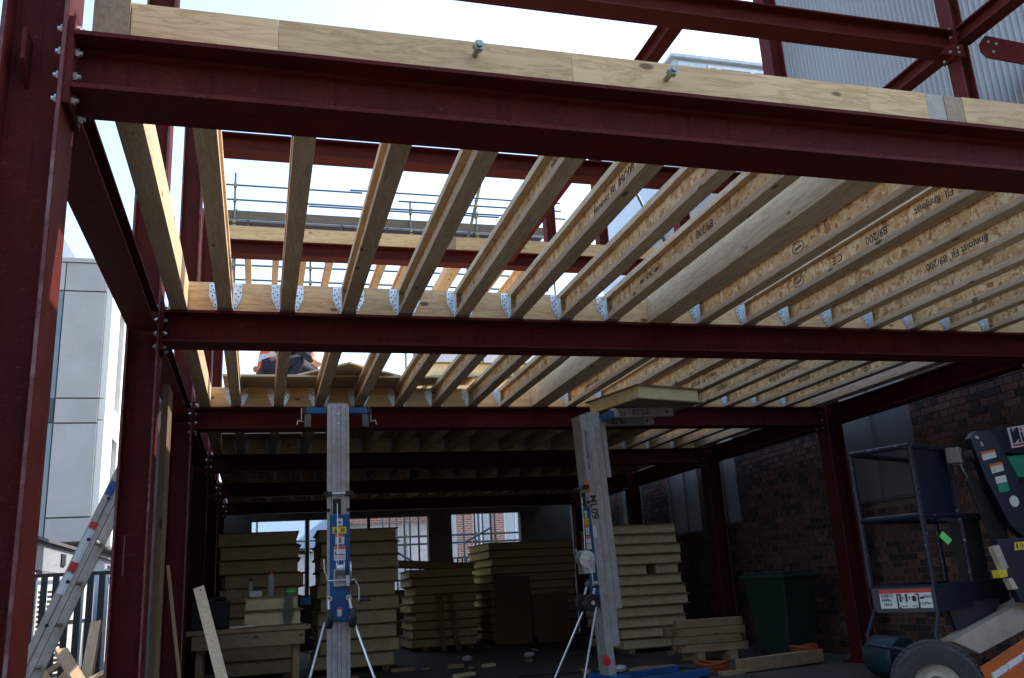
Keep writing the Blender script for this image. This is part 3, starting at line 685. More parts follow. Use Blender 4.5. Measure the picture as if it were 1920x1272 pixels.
d = Vector((.37, 0, .93)).normalized(); p0 = Vector((-1.60, 6.2, 0)); nrm = Vector((.93, 0, -.37))
Lm = 2.5
for y in (6.2, 6.56):
    st = MB().bar(p0+Vector((0, y-6.2, 0)), p0+d*Lm+Vector((0, y-6.2, 0)), .026, .085, ref=(1,0,-.4)).build('stile', LADDER, t)
    if y == 6.2:
        MB().bar(p0+Vector((0, -.014, 0))+d*.1, p0+d*(Lm-.05)+Vector((0, -.014, 0)), .004, .006, ref=(1,0,-.4)).build('groove', ALU_GROOVE, st)
        for s0, s1, m_ in ((1.62, 1.66, REDL), (1.34, 1.4, REDL), (1.40, 1.61, WHITE), (1.2, 1.33, WHITE), (1.84, 1.93, BLUE)):
            MB().bar(p0+d*s0+Vector((0, -.0145, 0))-nrm*.012, p0+d*s1+Vector((0, -.0145, 0))-nrm*.012, .003, .045, ref=(1,0,-.4)).build('sticker', m_, st)
for k in range(9):
    c = p0+d*(.2+k*.27)
    MB().cyl(c+Vector((0, -.016, 0)), c+Vector((0, .376, 0)), .016, 10).build('rung', ALU, t, smooth=True)
    MB().cyl(c+Vector((0, -.0175, 0)), c+Vector((0, -.0165, 0)), .012, 10).build('rung_hole', BLACK, t)
o = MB().box(-.02, .02, -.14, .14, 0, 2.42).build('timber_post', m_wood('dark_sawn_timber', 'z', (.20,.135,.075), (.12,.075,.04))); o.location = (-.612, 6.235, .001); tag(o, 'upright brown timber post behind the second left column', 'post')
o = MB().bar((-.40, 6.50, .02), (-.575, 6.42, 1.27), .018, .045).build('timber_lath', ROUGHWOOD_Z); tag(o, 'thin timber lath leaning on the brown post', 'lath')
o = MB().bar((-.16, 8.32, .0), (-.52, 8.90, 1.16), .095, .05, ref=(0,1,0)).build('leaning_timber', LVL_Y, bevel=.002); tag(o, 'pale square timber leaning against the third left column', 'timber')

# grey building, right background
t = thing('rooftop_building', 'pale grey metal clad building with ribbon window above the front timber', 'building', (10.0, 18, 0))
MB().box(0, 5, 0, 6, 0, 13.86).build('body', m_plain('pale_metal_cladding', (.50,.55,.60), .45, .2, .08, 1.5), t)
MB().box(-.12, 5.1, -.12, 6.1, 13.861, 13.95).build('roof_edge', m_plain('roof_edge_grey', (.55,.58,.62), .5), t)
f = MB().box(.95, 2.9, -.05, -.002, 12.6, 13.76).build('window_frame', FRAMEW, t)
for a, b in ((1.0, 1.16), (1.32, 2.16), (2.3, 2.85)): MB().box(a, b, -.07, -.051, 12.6, 13.66).build('pane', GLASS, f)
MB().box(.1, .9, -.03, -.002, 12.0, 13.78).build('facade_panel', m_plain('pale_blue_panel', (.55,.63,.70), .4), t)

# ---------------------------------------------------------------- material lifts
def sticker(par, x0, x1, z0, z1, y, base, top=None, yr=None):
    s = MB().box(x0, x1, y-.0015, y, z0, z1).build('safety_label', base, par)
    if top: MB().box(x0+.001, x1-.001, y-.0027, y-.0017, z1-(z1-z0)*.22, z1-.001).build('label_heading', top, s)
    return s
def make_lift(name, label, loc, rz, tilt=0, mast_top=2.77, head=True, deep=1.0):
    t = thing(name, label, 'material lift', loc, None, (0, tilt, rz))
    # base and legs
    MB().box(-.3, .3, -.03, .12, .1, .17).box(-.31, -.25, -.05, .95, .07, .13).box(.25, .31, -.05, .95, .07, .13).build('base_frame', BLUE, t, bevel=.004)
    for x in (-.28, .28):
        for y in (-.02, .9):
            wme = MB().cyl((x-.02, y, .045), (x+.02, y, .045), .045, 16).build('caster', BLACK, t, smooth=True)
    # mast sections with grooves
    for k, (y0, y1, z0, z1, hw) in enumerate(((.0, .05, .17, mast_top-.03, .1), (.052, .1, .42, mast_top, .095), (.102, .145, .75, mast_top, .09))):
        y0 *= deep; y1 *= deep
        ms = MB().box(-hw, hw, y0, y1, z0, z1).build('mast_section', ALU, t, bevel=.003)
        if k == 0:
            for x in (-.062, -.012, .022, .07): MB().box(x-.002, x+.002, y0-.002, y0+.002, z0+.01, z1-.005).build('groove', ALU_GROOVE, ms)
            for z in (mast_top-.11, mast_top-.2): MB().cyl((.0, y0-.006, z), (.0, y0, z), .011, 10).build('rivet', ZINC, ms)
        MB().box(hw-.012, hw-.004, y1-.002, y1+.0015, z0+.01, z1-.01).build('groove', ALU_GROOVE, ms)
    if head:
        c = MB().box(-.29, .29, .15, .23, mast_top-.075, mast_top-.015).build('cross_head', BLUE, t, bevel=.006)
        for s in (-1, 1):
            MB().box(min(s*.285, s*.325), max(s*.285, s*.325), .145, .235, mast_top-.08, mast_top-.01).build('end_cap', BLACK, c, bevel=.006)
            MB().tube([(s*.325, .19, mast_top-.02), (s*.325, .19, mast_top-.13)], .006).build('pin', ZINC, c)
            MB().tube([(s*.31, .13, mast_top-.16), (s*.36, .12, mast_top-.15), (s*.37, .12, mast_top-.19)], .006).build('pin', ZINC, c)
            MB().box(min(s*.24, s*.30), max(s*.24, s*.30), .155, .2, mast_top-.2, mast_top-.08).build('fork_bracket', ALU_GROOVE, c)
    # blue carriage cover with labels
    y = -.012
    p = MB().box(-.078, .1, y, -.001, .80, 1.73).build('cover_plate', BLUE, t, bevel=.003)
    sticker(p, -.015, .037, 1.63, 1.695, y-.001, WHITE); MB().box(.0, .02, y-.0045, y-.003, 1.65, 1.667).build('label_mark', INK, p)
    s = sticker(p, -.055, .068, 1.56, 1.62, y-.001, YELLOW); MB().prism([(-.045, 1.568), (-.008, 1.568), (-.0265, 1.612)], 'y', y-.004, y-.003).build('warning_triangle', INK, s)
    MB().box(.018, .054, y-.004, y-.003, 1.575, 1.605).build('book_symbol', m_plain('amber_symbol', (.35,.2,.02), .6), s); text('!', .032, WHITE, (-.0265, y-.006, 1.582), (1,0,0), (0,0,1), s)
    s = sticker(p, -.03, .05, 1.465, 1.55, y-.001, WHITE, ORANGE); MB().bar((.01, y-.004, 1.48), (.012, y-.004, 1.52), .001, .012, ref=(1,0,0)).bar((-.005, y-.004, 1.485), (.028, y-.004, 1.482), .001, .004, ref=(0,0,1)).build('label_mark', INK, s)
    s = sticker(p, -.043, .06, 1.325, 1.45, y-.001, WHITE, ORANGE); MB().box(-.033, .05, y-.0045, y-.003, 1.372, 1.38).box(-.033, -.027, y-.0045, y-.003, 1.38, 1.4).build('label_mark', INK, s)
    for z_ in (1.34, 1.352): MB().box(-.035, .052, y-.0045, y-.003, z_, z_+.003).build('label_line', GREYBOX, s)
    sticker(p, -.013, .025, .845, .92, y-.001, WHITE, REDL)
    MB().box(-.05, .02, -.008, -.001, 1.735, 1.87).build('pulley_slot', BLACK, t)
    MB().cyl((-.12, -.03, 1.915), (.12, -.03, 1.915), .012, 10).build('cross_bar', ZINC, t, smooth=True)
    for s in (-1, 1):
        MB().box(min(s*.06, s*.135), max(s*.06, s*.135), -.045, .0, 1.895, 1.935).box(min(s*.075, s*.105), max(s*.075, s*.105), -.02, 0, 1.755, 1.785).build('roller_bracket', BLACK, t, bevel=.004)
    MB().cyl((-.012, -.02, 1.83), (-.008, -.06, 1.22), .003, 6).build('cable', ZINC, t)
    # winch
    wn = MB().box(-.048, -.04, -.13, -.013, 1.10, 1.25).box(.052, .085, -.13, -.013, 1.10, 1.19).box(-.04, .052, -.03, -.013, 1.10, 1.2).build('winch_frame', GALV, t, bevel=.002)
    MB().lathe([(.0, -.036), (.075, -.036), (.075, -.03), (.045, -.028), (.045, .028), (.075, .03), (.075, .036), (0, .036)], (.005, -.085, 1.245), 'x', 20).build('winch_drum', ZINC, wn, smooth=True)
    MB().lathe([(0, .0), (.082, .0), (.085, .006), (.085, .012), (.07, .016), (.03, .012), (0, .02)], (.086, -.085, 1.225), 'x', 28).build('gear_cover', GALV, wn, smooth=True)
    MB().cyl((-.1, -.085, 1.15), (.135, -.085, 1.15), .009, 8).build('winch_axle', ZINC, wn)
    MB().tube([(-.1, -.085, 1.15), (-.13, -.09, 1.235), (-.135, -.09, 1.34)], .008).build('crank_handle', ZINC, wn, smooth=True)
    MB().tube([(.135, -.085, 1.15), (.17, -.09, 1.08), (.17, -.09, .97)], .008).build('crank_handle', ZINC, wn, smooth=True)
    MB().cyl((.17, -.09, .975), (.27, -.09, .975), .014, 8).build('crank_grip', BLACK, wn)
    # transport wheels and stabiliser rods
    for s in (-1, 1):
        w_ = MB().lathe([(.02, -.028), (.07, -.028), (.082, -.018), (.082, .018), (.07, .028), (.02, .028)], (s*.1+.01, -.10, .83), 'x', 24).build('transport_wheel', BLACK, t, smooth=True)
        MB().lathe([(.0, -.031), (.02, -.031), (.02, .031), (0, .031)], (s*.1+.01, -.10, .83), 'x', 10).build('hub', ZINC, w_)
        MB().cyl((s*.09, -.03, 1.0), (s*.1+.01, -.09, .86), .014, 8).build('wheel_arm', GALV, t)
        MB().lathe([(.012, -.02), (.026, -.02), (.026, .02), (.012, .02)], (s*.085, -.03, 1.0), 'y', 10).build('arm_eye', ZINC, t)
        MB().cyl((s*.125, -.06, .80), (s*.36, -.42, .06), .011, 8).build('stabiliser_rod', GALV, t, smooth=True)
        MB().box(s*.36-.03, s*.36+.03, -.47, -.37, 0, .06).build('stabiliser_foot', BLUE, t, bevel=.004)
    return t
l1 = make_lift('material_lift', 'material lift with blue cross head and upright aluminium mast standing between the stacks', (.69, 8.3, 0), 0)
l2 = make_lift('material_lift', 'tilted material lift turned sideways carrying a panel on its forks', (3.16, 8.35, 0), R(-78), tilt=R(0), mast_top=2.66, head=False, deep=1.55)
l2.rotation_euler = (Matrix.Rotation(R(-2.2), 3, 'Y') @ Matrix.Rotation(R(-85), 3, 'Z')).to_euler()
# forks (local +y points away from the winch)
MB().box(-.29, .29, .23, .29, 2.56, 2.63).box(-.05, .05, .23, .29, 2.3, 2.56).build('cross_head', BLUE, l2, bevel=.006)
MB().box(.06, .098, .228, .275, 2.0, 2.60).build('side_rail', ALU, l2)
for x, y1 in ((.24, .98), (-.24, 1.02)):
    f = MB().box(x-.03, x+.03, .28, y1, 2.57, 2.66).build('fork', ALU, l2, bevel=.003)
    text('ML08 · FE', .085, INK, (x+.0315, .52, 2.615), (0, -1, 0), (0, 0, -1), f)
    MB().cyl((x+.03, y1-.08, 2.615), (x+.033, y1-.08, 2.615), .012, 10).build('fork_hole', BLACK, f)
text('ML09', .105, INK, (.1022, .04, 1.72), (0, 0, -1), (0, 1, 0), l2, bold=.002)
text('Genie  Superlift Advantage', .036, INK, (.1022, .04, 2.28), (0, 0, 1), (0, -1, 0), l2)
MB().box(.1, .1025, .005, .04, 1.43, 1.54).build('white_label', WHITE, l2)
MB().box(.1, .108, -.03, .02, 1.87, 1.97).build('orange_latch', ORANGE, l2)
MB().cyl((.11, -.02, .32), (.19, -.05, .30), .035, 12).build('red_cap', REDL, l2, smooth=True)
panel('foam core panel resting on the forks of the tilted lift', (3.78, 8.28, 2.69), .82, .9, .15, rz=R(14))
panel('cream foam core panel held flat under the joists above the fork panel', (3.85, 8.75, 2.845-.001), .02, .02, .02) if False else None

# ---------------------------------------------------------------- workbench and its clutter
t = thing('workbench', 'rough timber workbench before the tall panel stack', 'workbench', (-.1, 10.7, 0))
for k in range(3): MB().box(-.62, .66, -.3+k*.21, -.3+k*.21+.2, .70, .745).build('top_plank', ROUGHWOOD, t, bevel=.002)
for x in (-.52, .48):
    for y in (-.22, .26): MB().box(x, x+.07, y, y+.05, 0, .699).build('leg', ROUGHWOOD_Z, t)
MB().box(-.56, .6, -.31, -.302, .55, .69).build('apron', ROUGHWOOD, t)
panel('short cream offcut panel on the workbench, lower of two', (.16, 10.75, .747), .66, .5, .165)
panel('short cream offcut panel on the workbench, upper of two', (.15, 10.75, .914), .62, .48, .15)
zt = 1.066
t = thing('drink_bottle', 'small clear bottle with dark cap on the bench offcuts', 'bottle', (-.08, 10.66, zt)); MB().lathe([(0, 0), (.03, 0), (.032, .1), (.014, .15), (.014, .17)], (0,0,0)).build('bottle_body', CLEARB, t, smooth=True); MB().cyl((0,0,.17), (0,0,.2), .017, 12).build('cap', BLACK, t)
t = thing('spray_can', 'tall grey bottle with red cap on the bench offcuts', 'bottle', (.14, 10.66, zt)); MB().lathe([(0, 0), (.045, 0), (.045, .2), (.03, .235), (.0, .24)], (0,0,0)).build('can_body', CLEARB, t, smooth=True); MB().cyl((0,0,.235), (0,0,.275), .026, 12).build('cap', REDL, t)
tag(MB().box(-.07, .06, -.04, .04, 0, .06).build('fixings_box', WHITE, bevel=.002), 'white fixings box on the bench offcuts', 'box').location = (-.02, 10.6, zt)
o = MB(); o.box(-.1, .0, -.02, .02, .0, .05).box(-.2, -.08, -.03, .03, -.02, .07)
tag(o.build('cardboard_piece', SKIN), 'brown cardboard scrap beside the fixings box', 'cardboard').location = (-.13, 10.6, zt+.02)
tag(MB().ball((0,0,.035), .05, sc=(1.3,.8,.7)).build('glove', TAGGREEN, smooth=True), 'green work glove on the bench offcuts', 'glove').location = (.36, 10.64, zt)
tag(MB().box(-.06, .06, -.06, .06, 0, .09).build('blue_carton', BLUE, bevel=.002), 'blue carton on the bench beside the green glove', 'carton').location = (.52, 10.8, zt-.12)
o = MB(); pts = [(0, 0, .01), (0, -.2, .012), (.0, -.215, -.06), (-.02, -.222, -.2), (0, -.225, -.32), (.045, -.222, -.2), (.03, -.215, -.05), (.04, -.19, .012)]
for a, b in zip(pts, pts[1:]): o.bar(a, b, .05, .006, ref=(0, -1, .2))
o = tag(o.build('webbing_strap', STRAP), 'olive webbing strap looped over the bench offcuts', 'strap'); o.location = (.31, 10.70, zt)
tag(MB().box(-.2, .2, -.16, .16, 0, .3).box(-.17, .17, -.13, .13, .3, .34).build('tool_case', BLACK, bevel=.02), 'black tool case standing left on the workbench', 'case').location = (-.5, 10.75, .746)
tag(MB().bar((-.28, 10.45, .76), (-.02, 10.47, .765), .03, .02).build('hand_saw', GALV), 'steel hand tool lying on the workbench edge', 'tool')

# ---------------------------------------------------------------- clutter by the brick wall
t = thing('wheelie_bin', 'dark green wheeled rubbish bin against the brick wall', 'bin', (6.12, 9.95, 0), None, (0, 0, R(14)))
bn = MB(); vs = []
for z, a, b in ((.06, .21, .23), (.94, .27, .33)): vs += [(-a, -b, z), (a, -b, z), (a, b, z), (-a, b, z)]
bn.add(vs, [(3,2,1,0), (4,5,6,7), (0,1,5,4), (1,2,6,5), (2,3,7,6), (3,0,4,7)]); bn.build('bin_body', BINGREEN, t, bevel=.02)
MB().box(-.3, .3, -.36, .38, .942, .985).box(-.26, .26, -.3, .3, .985, 1.02).build('lid', BINLID, t, bevel=.012)
MB().cyl((-.24, .42, .93), (.24, .42, .93), .016, 10).build('handle', BLACK, t)
for s in (-1, 1): MB().cyl((s*.2, .24, .1), (s*.26, .24, .1), .1, 18).build('wheel', BLACK, t, smooth=True)
rnd = random.Random(5)
for k in range(4):
    for j in range(3):
        if k == 3 and j == 2: continue
        o = MB().box(-.45, .45, -.05, .05, -.045, .045).build('stacked_timber', ROUGHWOOD, bevel=.003)
        o.location = (5.45+rnd.uniform(-.06, .08), 10.6+j*.11, .16+k*.097); o.rotation_euler = (0, 0, rnd.uniform(-.04, .04)-.05)
        tag(o, 'short square timber in the low pile beside the green bin', 'timber', 'timber pile beside the bin')
timber('bearer_timber', 'bearer under the low timber pile beside the bin', 5.2, 5.3, 10.5, 10.95, 0.001, .11, ROUGHWOOD)
timber('bearer_timber', 'second bearer under the low timber pile beside the bin', 5.65, 5.75, 10.5, 10.95, 0.001, .11, ROUGHWOOD)
o = MB().bar((4.92, 9.0, .075), (6.08, 9.25, .09), .10, .13).build('floor_timber', ROUGHWOOD, bevel=.003); tag(o, 'long pale timber lying on the floor before the bin', 'timber')
def coil(label, c, r, mat, n=3, rr=.02):
    o = MB()
    for k in range(n):
        pts = [(r*(1+.06*k)*math.cos(a), r*(1+.06*k)*math.sin(a)*.8, .03+.028*k+.015*math.sin(a*2+k)) for a in [2*math.pi*i/24 for i in range(25)]]
        o.tube(pts, rr, 6)
    o = o.build('strap_coil', mat, smooth=True); o.location = c; return tag(o, label, 'coil')
coil('orange ratchet strap coil on the floor beside the long timber', (4.72, 9.2, 0), .15, STRAPO, 4)
coil('orange strap coil heaped over the far end of the long timber', (5.95, 9.35, .12), .14, STRAPO, 2)
tag(MB().box(-.25, .25, -.05, .05, .0, .06).build('timber_offcut', ROUGHWOOD), 'small offcut beside the orange coil', 'offcut').location = (4.35, 9.9, 0)
for k, (x, y, l) in enumerate(((4.05, 10.2, 'crumpled white paper scrap on the floor behind the right lift'), (3.0, 13.6, 'white scrap on the floor before the low rear stack'), (3.9, 13.4, 'white carton scrap on the dark floor behind the right lift'))):
    tag(MB().ball((0,0,.04), .07, sc=(1.2,.8,.6), n=6, k=4).build('paper_scrap', WHITE), l, 'scrap').location = (x, y, 0)
for k, (x, rz, l) in enumerate(((4.62, .06, 'brown board sheet leaning on the corner stack'), (5.4, -.05, 'wider brown board sheet leaning on the corner stack'))):
    o = MB().box(-.36, .36, -.009, .009, 0, 1.25-.35*k).build('leaning_board', SKIN); o.location = (x, 16.82-.12*k, 0); o.rotation_euler = (R(-10), rz, 0); tag(o, l, 'board')
for k, (x, a) in enumerate(((3.2, .02), (3.36, .1))):
    o = MB().box(-.045, .045, -.02, .02, 0, 1.0).build('prop_board', ROUGHWOOD_Z); o.location = (x+.1*k, 16.36, 0); o.rotation_euler = (R(-8), -a, 0); tag(o, ('straight', 'slanting')[k]+' prop board leaning on the low rear stack', 'board')
t = thing('blue_drum', 'teal plastic drum lying under the lift basket', 'drum', (5.72, 7.55, .19)); MB().lathe([(0, -.2), (.17, -.2), (.19, -.17), (.19, .17), (.17, .2), (0, .2)], (0,0,0), 'y', 24).build('drum_body', TEAL, t, smooth=True); MB().cyl((.1, -.215, .05), (.1, -.2, .05), .03, 10).build('bung', WHITE, t)

rnd = random.Random(11)
for k in range(26):
    L = rnd.uniform(.08, .35); o = MB().box(-L/2, L/2, -.04, .04, 0, rnd.uniform(.02, .05)).build('floor_scrap', rnd.choice((ROUGHWOOD, SKIN, CHIP, FOAM)))
    o.location = (rnd.uniform(.9, 5.6), rnd.uniform(8.7, 13.0), .0005+.0001*k); o.rotation_euler = (0, 0, rnd.uniform(0, 3)); tag(o, 'small board scrap littering the dark floor', 'scrap', 'scraps littering the floor')
tag(MB().tube([(1.2, 9.4, .012), (1.9, 10.1, .012), (2.5, 9.7, .012), (3.0, 10.6, .012), (4.4, 10.3, .012), (5.0, 9.6, .012)], .011, 6).build('power_lead', BLACK, smooth=True), 'black power lead snaking over the dark floor', 'cable')

# ---------------------------------------------------------------- trailer boom lift
t = thing('boom_lift', 'navy trailer boom lift with caged basket and chipped paint beside brick wall', 'boom lift', (0, 0, 0))
P0 = Vector((4.82, 5.75, 0)); e1 = Vector((-.20, .46, 0)); e2 = Vector((1.13, .49, 0))
zb, zt_ = .66, 1.89; ztray = .845
cr = {'front': P0, 'left': P0+e1, 'right': P0+e2, 'back': P0+e1+e2}
Z = lambda p, z: (p.x, p.y, z)
tr = MB(); bxy = [P0, P0+e2, P0+e1+e2, P0+e1]
vs = [Z(p, zb) for p in bxy]+[Z(p, ztray) for p in bxy]; cen = sum(bxy, Vector())/4
ins = [p+(cen-p)*.03 for p in bxy]; vs += [Z(p, ztray) for p in ins]+[Z(p, zb+.02) for p in ins]
tr.add(vs, [(3,2,1,0)]+[(i, (i+1) % 4, 4+(i+1) % 4, 4+i) for i in range(4)]+[(4+i, 4+(i+1) % 4, 8+(i+1) % 4, 8+i) for i in range(4)]+[(8+i, 8+(i+1) % 4, 12+(i+1) % 4, 12+i) for i in range(4)]+[(12,13,14,15)])
bs = tr.build('basket_tray', NAVY, t)
MB().tube([Z(p, ztray+.005) for p in bxy+bxy[:1]], .008, 6).build('tray_rim', NAVY_RAIL, bs)
for k, p in cr.items():
    MB().cyl(Z(p, ztray), Z(p+Vector((0,0,0)), zt_), .022, 10).build('cage_post', NAVY_RAIL, t, smooth=True)
for z in (1.36, zt_):
    for a, b in (('left', 'front'), ('front', 'right'), ('left', 'back'), ('back', 'right')):
        MB().cyl(Z(cr[a], z), Z(cr[b], z), .022, 10).build('cage_rail', NAVY_RAIL, t, smooth=True)
md = P0+e2*.5; MB().cyl(Z(md, ztray), Z(md, zt_), .018, 10).build('cage_post', NAVY_RAIL, t, smooth=True)
q0 = P0+e2*.04; q1 = P0+e2*.46
MB().add([Z(q0, 1.38), Z(q1, 1.38), Z(q1, 1.87), Z(q0, 1.87)]+[(p.x-.01, p.y+.012, z) for p, z in ((q0, 1.38), (q1, 1.38), (q1, 1.9), (q0, 1.9))], [(0,1,2,3), (7,6,5,4), (0,4,5,1), (1,5,6,2), (2,6,7,3), (3,7,4,0)]).build('control_panel', NAVY, t)
# foot bars
MB().tube([Z(cr['left'], zb+.02), Z(cr['left']+Vector((-.14,-.05,0)), .50), Z(cr['left']+Vector((-.15,-.08,0)), .44), Z(P0+Vector((-.1,-.03,0)), .37)], .014, 8).build('foot_bar', NAVY_RAIL, t, smooth=True)
MB().tube([Z(P0, zb+.02), Z(P0+Vector((-.06,0,0)), .48), Z(P0+Vector((-.1,-.03,0)), .37)], .016, 8).build('foot_bar', NAVY_RAIL, t, smooth=True)
# warning plate on the left face of the tray
n1 = Vector((e1.y, -e1.x, 0)).normalized(); n1 = -n1 if n1.y > 0 else n1
def onface(a, b, z0, z1, off, m_, nm, par):
    pa, pb = P0+e1*a+n1*off, P0+e1*b+n1*off; qa, qb = pa+n1*.0012, pb+n1*.0012
    return MB().add([Z(pa, z0), Z(pb, z0), Z(pb, z1), Z(pa, z1), Z(qa, z0), Z(qb, z0), Z(qb, z1), Z(qa, z1)], [(0,1,2,3), (7,6,5,4), (0,4,5,1), (1,5,6,2), (2,6,7,3), (3,7,4,0)]).build(nm, m_, par)
lb = onface(.06, .88, .69, .828, .002, WHITE, 'load_label', bs); onface(.06, .88, .80, .828, .004, REDL, 'label_heading', lb)
xl = -e1.normalized(); zl = (0, 0, 1)
def ltext(s, size, a, z): text(s, size, INK, Z(P0+e1*a+n1*.0055, z), xl, zl, lb)
ltext('1 200KG', .036, 0.7858, 0.7820); ltext('440lbs', .034, 0.7705, 0.7513); ltext('MAX', .032, 0.7552, 0.7184)
ltext('[', .12, .585, 0.7490); ltext(']', .12, .27, 0.7490); ltext('+', .05, .50, 0.7628); ltext('+', .05, .40, 0.7628)
for a in (.545, .45):
    c = P0+e1*a+n1*.005; MB().bar(Z(c, 0.7360), Z(c, 0.7782), .016, .001, ref=n1).ball(Z(c, 0.7858), .009).build('figure_symbol', INK, lb)
onface(.30, .36, 0.7398, 0.7782, .0045, INK, 'bag_symbol', lb)
onface(.18, .24, 0.7552, 0.7705, .0045, INK, 'wind_symbol', lb); ltext('12.5', .028, .21, 0.7207); ltext('400N', .03, .12, 0.7705); ltext('Max', .028, .12, 0.7245)
for a, z_, s_ in ((.5, 0.7053, 'person'), (.33, 0.7053, 'tools')): ltext(s_, .02, a, z_)
# control box and tag
MB().box(-.07, .07, -.05, .05, -.06, .06).rot(Matrix.Translation((5.36, 5.90, 1.825)) @ Matrix.Rotation(R(38), 4, 'Z')).build('control_box', GREYBOX, t, bevel=.006)
MB().cyl((5.43, 5.87, 1.815), (5.47, 5.82, 1.815), .045, 16).build('control_knob', BLACK, t, smooth=True)
MB().tube([(5.38, 5.88, 1.765), (5.39, 5.87, 1.70), (5.44, 5.9, 1.66), (5.5, 6.0, 1.6)], .008).build('cable', GREYBOX, t)
MB().bar((4.93, 5.71, 1.215), (4.99, 5.70, 1.15), .055, .003, ref=(0,1,0)).build('inspection_tag', TAGGREEN, t)
# boom arms (thick plates leaning to the right)
def plate(poly, y0, y1, m_, nm, par=t, bevel=.006): return MB().prism(poly, 'y', y0, y1).build(nm, m_, par, bevel=bevel)
ap = plate([(5.481, 1.955), (5.552, 2.015), (5.686, 2.023), (5.742, 1.97), (5.981, 1.314), (5.915, 1.067), (5.705, 1.261), (5.561, 1.62)], 5.83, 5.9, NAVY, 'boom_knuckle')
plate([(5.80, 2.035), (6.40, 2.125), (6.40, 1.838), (5.885, 1.847)], 5.945, 6.1, NAVY, 'upper_boom')
plate([(5.946, 1.823), (6.40, 1.86), (6.40, 1.64), (6.021, 1.65)], 5.97, 6.08, GREENL, 'green_arm')
plate([(5.473, 1.155), (6.106, 1.162), (5.96, .641), (5.589, .682), (5.5, .922)], 5.76, 5.82, NAVY, 'lower_knuckle')
plate([(5.016, .435), (5.733, .682), (6.193, .831), (6.128, .603), (5.678, .472), (5.235, .333)], 5.88, 6.05, CREAM, 'lower_boom')
plate([(5.352, 1.096), (5.416, 1.113), (5.462, .938), (5.404, .925)], 5.68, 5.735, CREAM, 'cream_stay')
plate([(5.432, .861), (5.473, .867), (5.513, .787), (5.462, .782)], 5.68, 5.735, CREAM, 'cream_stay', bevel=.002)
plate([(5.35, .927), (5.43, .931), (5.427, .877), (5.356, .872)], 5.67, 5.74, YELLOW, 'yellow_clip', bevel=.002)
yl = 5.8285
def lab_(pts, base, head=None, y=yl, par=ap):
    s = MB().prism(pts, 'y', y-.0015, y).build('safety_label', base, par)
    a, b, c, d = [Vector(p) for p in pts]
    if head: MB().prism([tuple(d+(a-d)*.3), tuple(c+(b-c)*.3), tuple(c), tuple(d)], 'y', y-.003, y-.0017).build('label_heading', head, s)
    return s
lab_([(5.565, 1.772), (5.702, 1.80), (5.692, 1.862), (5.552, 1.84)], WHITE, ORANGE)
s = lab_([(5.625, 1.668), (5.748, 1.69), (5.742, 1.762), (5.615, 1.742)], WHITE, ORANGE)
MB().prism([(5.635, 1.68), (5.668, 1.686), (5.65, 1.716)], 'y', yl-.003, yl-.002).build('warning_triangle', YELLOW, s)
lab_([(5.648, 1.585), (5.755, 1.60), (5.752, 1.655), (5.645, 1.64)], WHITE); lab_([(5.660, 1.515), (5.762, 1.53), (5.757, 1.594), (5.652, 1.579)], GREENL)
MB().cyl((5.785, yl-.002, 1.445), (5.785, yl, 1.445), .045, 24).build('round_label', WHITE, ap)
MB().bar((5.53, yl-.002, 1.965), (5.56, yl-.002, 1.955), .02, .002, ref=(0,1,0)).bar((5.575, yl-.002, 1.925), (5.585, yl-.002, 1.89), .014, .002, ref=(0,1,0)).build('paint_chip', WHITE, ap)
np_ = MB().prism([(5.986, 1.885), (6.39, 1.935), (6.39, 2.11), (5.975, 2.055)], 'y', 5.9385, 5.943).build('name_plate', WHITE, t)
NVP = m_plain('navy_print', (.01,.012,.05), .5)
MB().prism([(6.003, 1.925), (6.025, 1.928), (6.068, 1.965), (6.068, 1.933), (6.09, 1.936), (6.084, 2.06), (6.062, 2.057), (6.02, 2.02), (6.02, 2.052), (5.998, 2.05)], 'y', 5.9350, 5.9362).build('letter_n', NVP, np_)
MB().prism([(6.030, 2.049), (6.058, 2.053), (6.058, 2.028)], 'y', 5.9345, 5.9348).build('red_flash', REDL, np_)
MB().prism([(6.106, 1.938), (6.126, 1.941), (6.122, 2.02), (6.102, 2.018)], 'y', 5.9350, 5.9362).build('letter_i', NVP, np_)
MB().prism([(6.101, 2.03), (6.121, 2.033), (6.120, 2.055), (6.100, 2.052)], 'y', 5.9350, 5.9362).build('letter_dot', REDL, np_)
text('FTY', .13, NVP, (6.25, 5.935, 2.015), (1, 0, .13), (0, 0, 1), np_)
MB().prism([(6.0, 1.90), (6.37, 1.947), (6.37, 1.962), (6.0, 1.915)], 'y', 5.9365, 5.9375).build('red_stripe', REDL, np_)
s = lab_([(5.624, 1.067), (5.861, 1.073), (5.878, 1.134), (5.634, 1.127)], YELLOW, y=5.758); MB().box(5.645, 5.66, 5.7545, 5.756, 1.08, 1.118).build('figure_symbol', INK, s); text('Do not', .04, INK, (5.74, 5.755, 1.10), (1,0,0), (0,0,1), s)
hs = MB()
for k in range(7):
    hs.tube([(5.45+k*.02, 5.93, 1.74-.02*k), (5.50+k*.022, 5.94, 1.52), (5.58+k*.03, 5.95, 1.28), (5.66+k*.02, 5.96, 1.0)], .012, 6)
hs.build('hydraulic_hoses', BLACK, t, smooth=True)
plate([(5.52, 1.34), (5.70, 1.34), (5.70, .86), (5.54, .86)], 6.14, 6.3, BLACK, 'battery_box')
plate([(5.15, .50), (5.55, .62), (5.62, .72), (5.1, .70)], 5.98, 6.02, NAVY, 'basket_bracket')
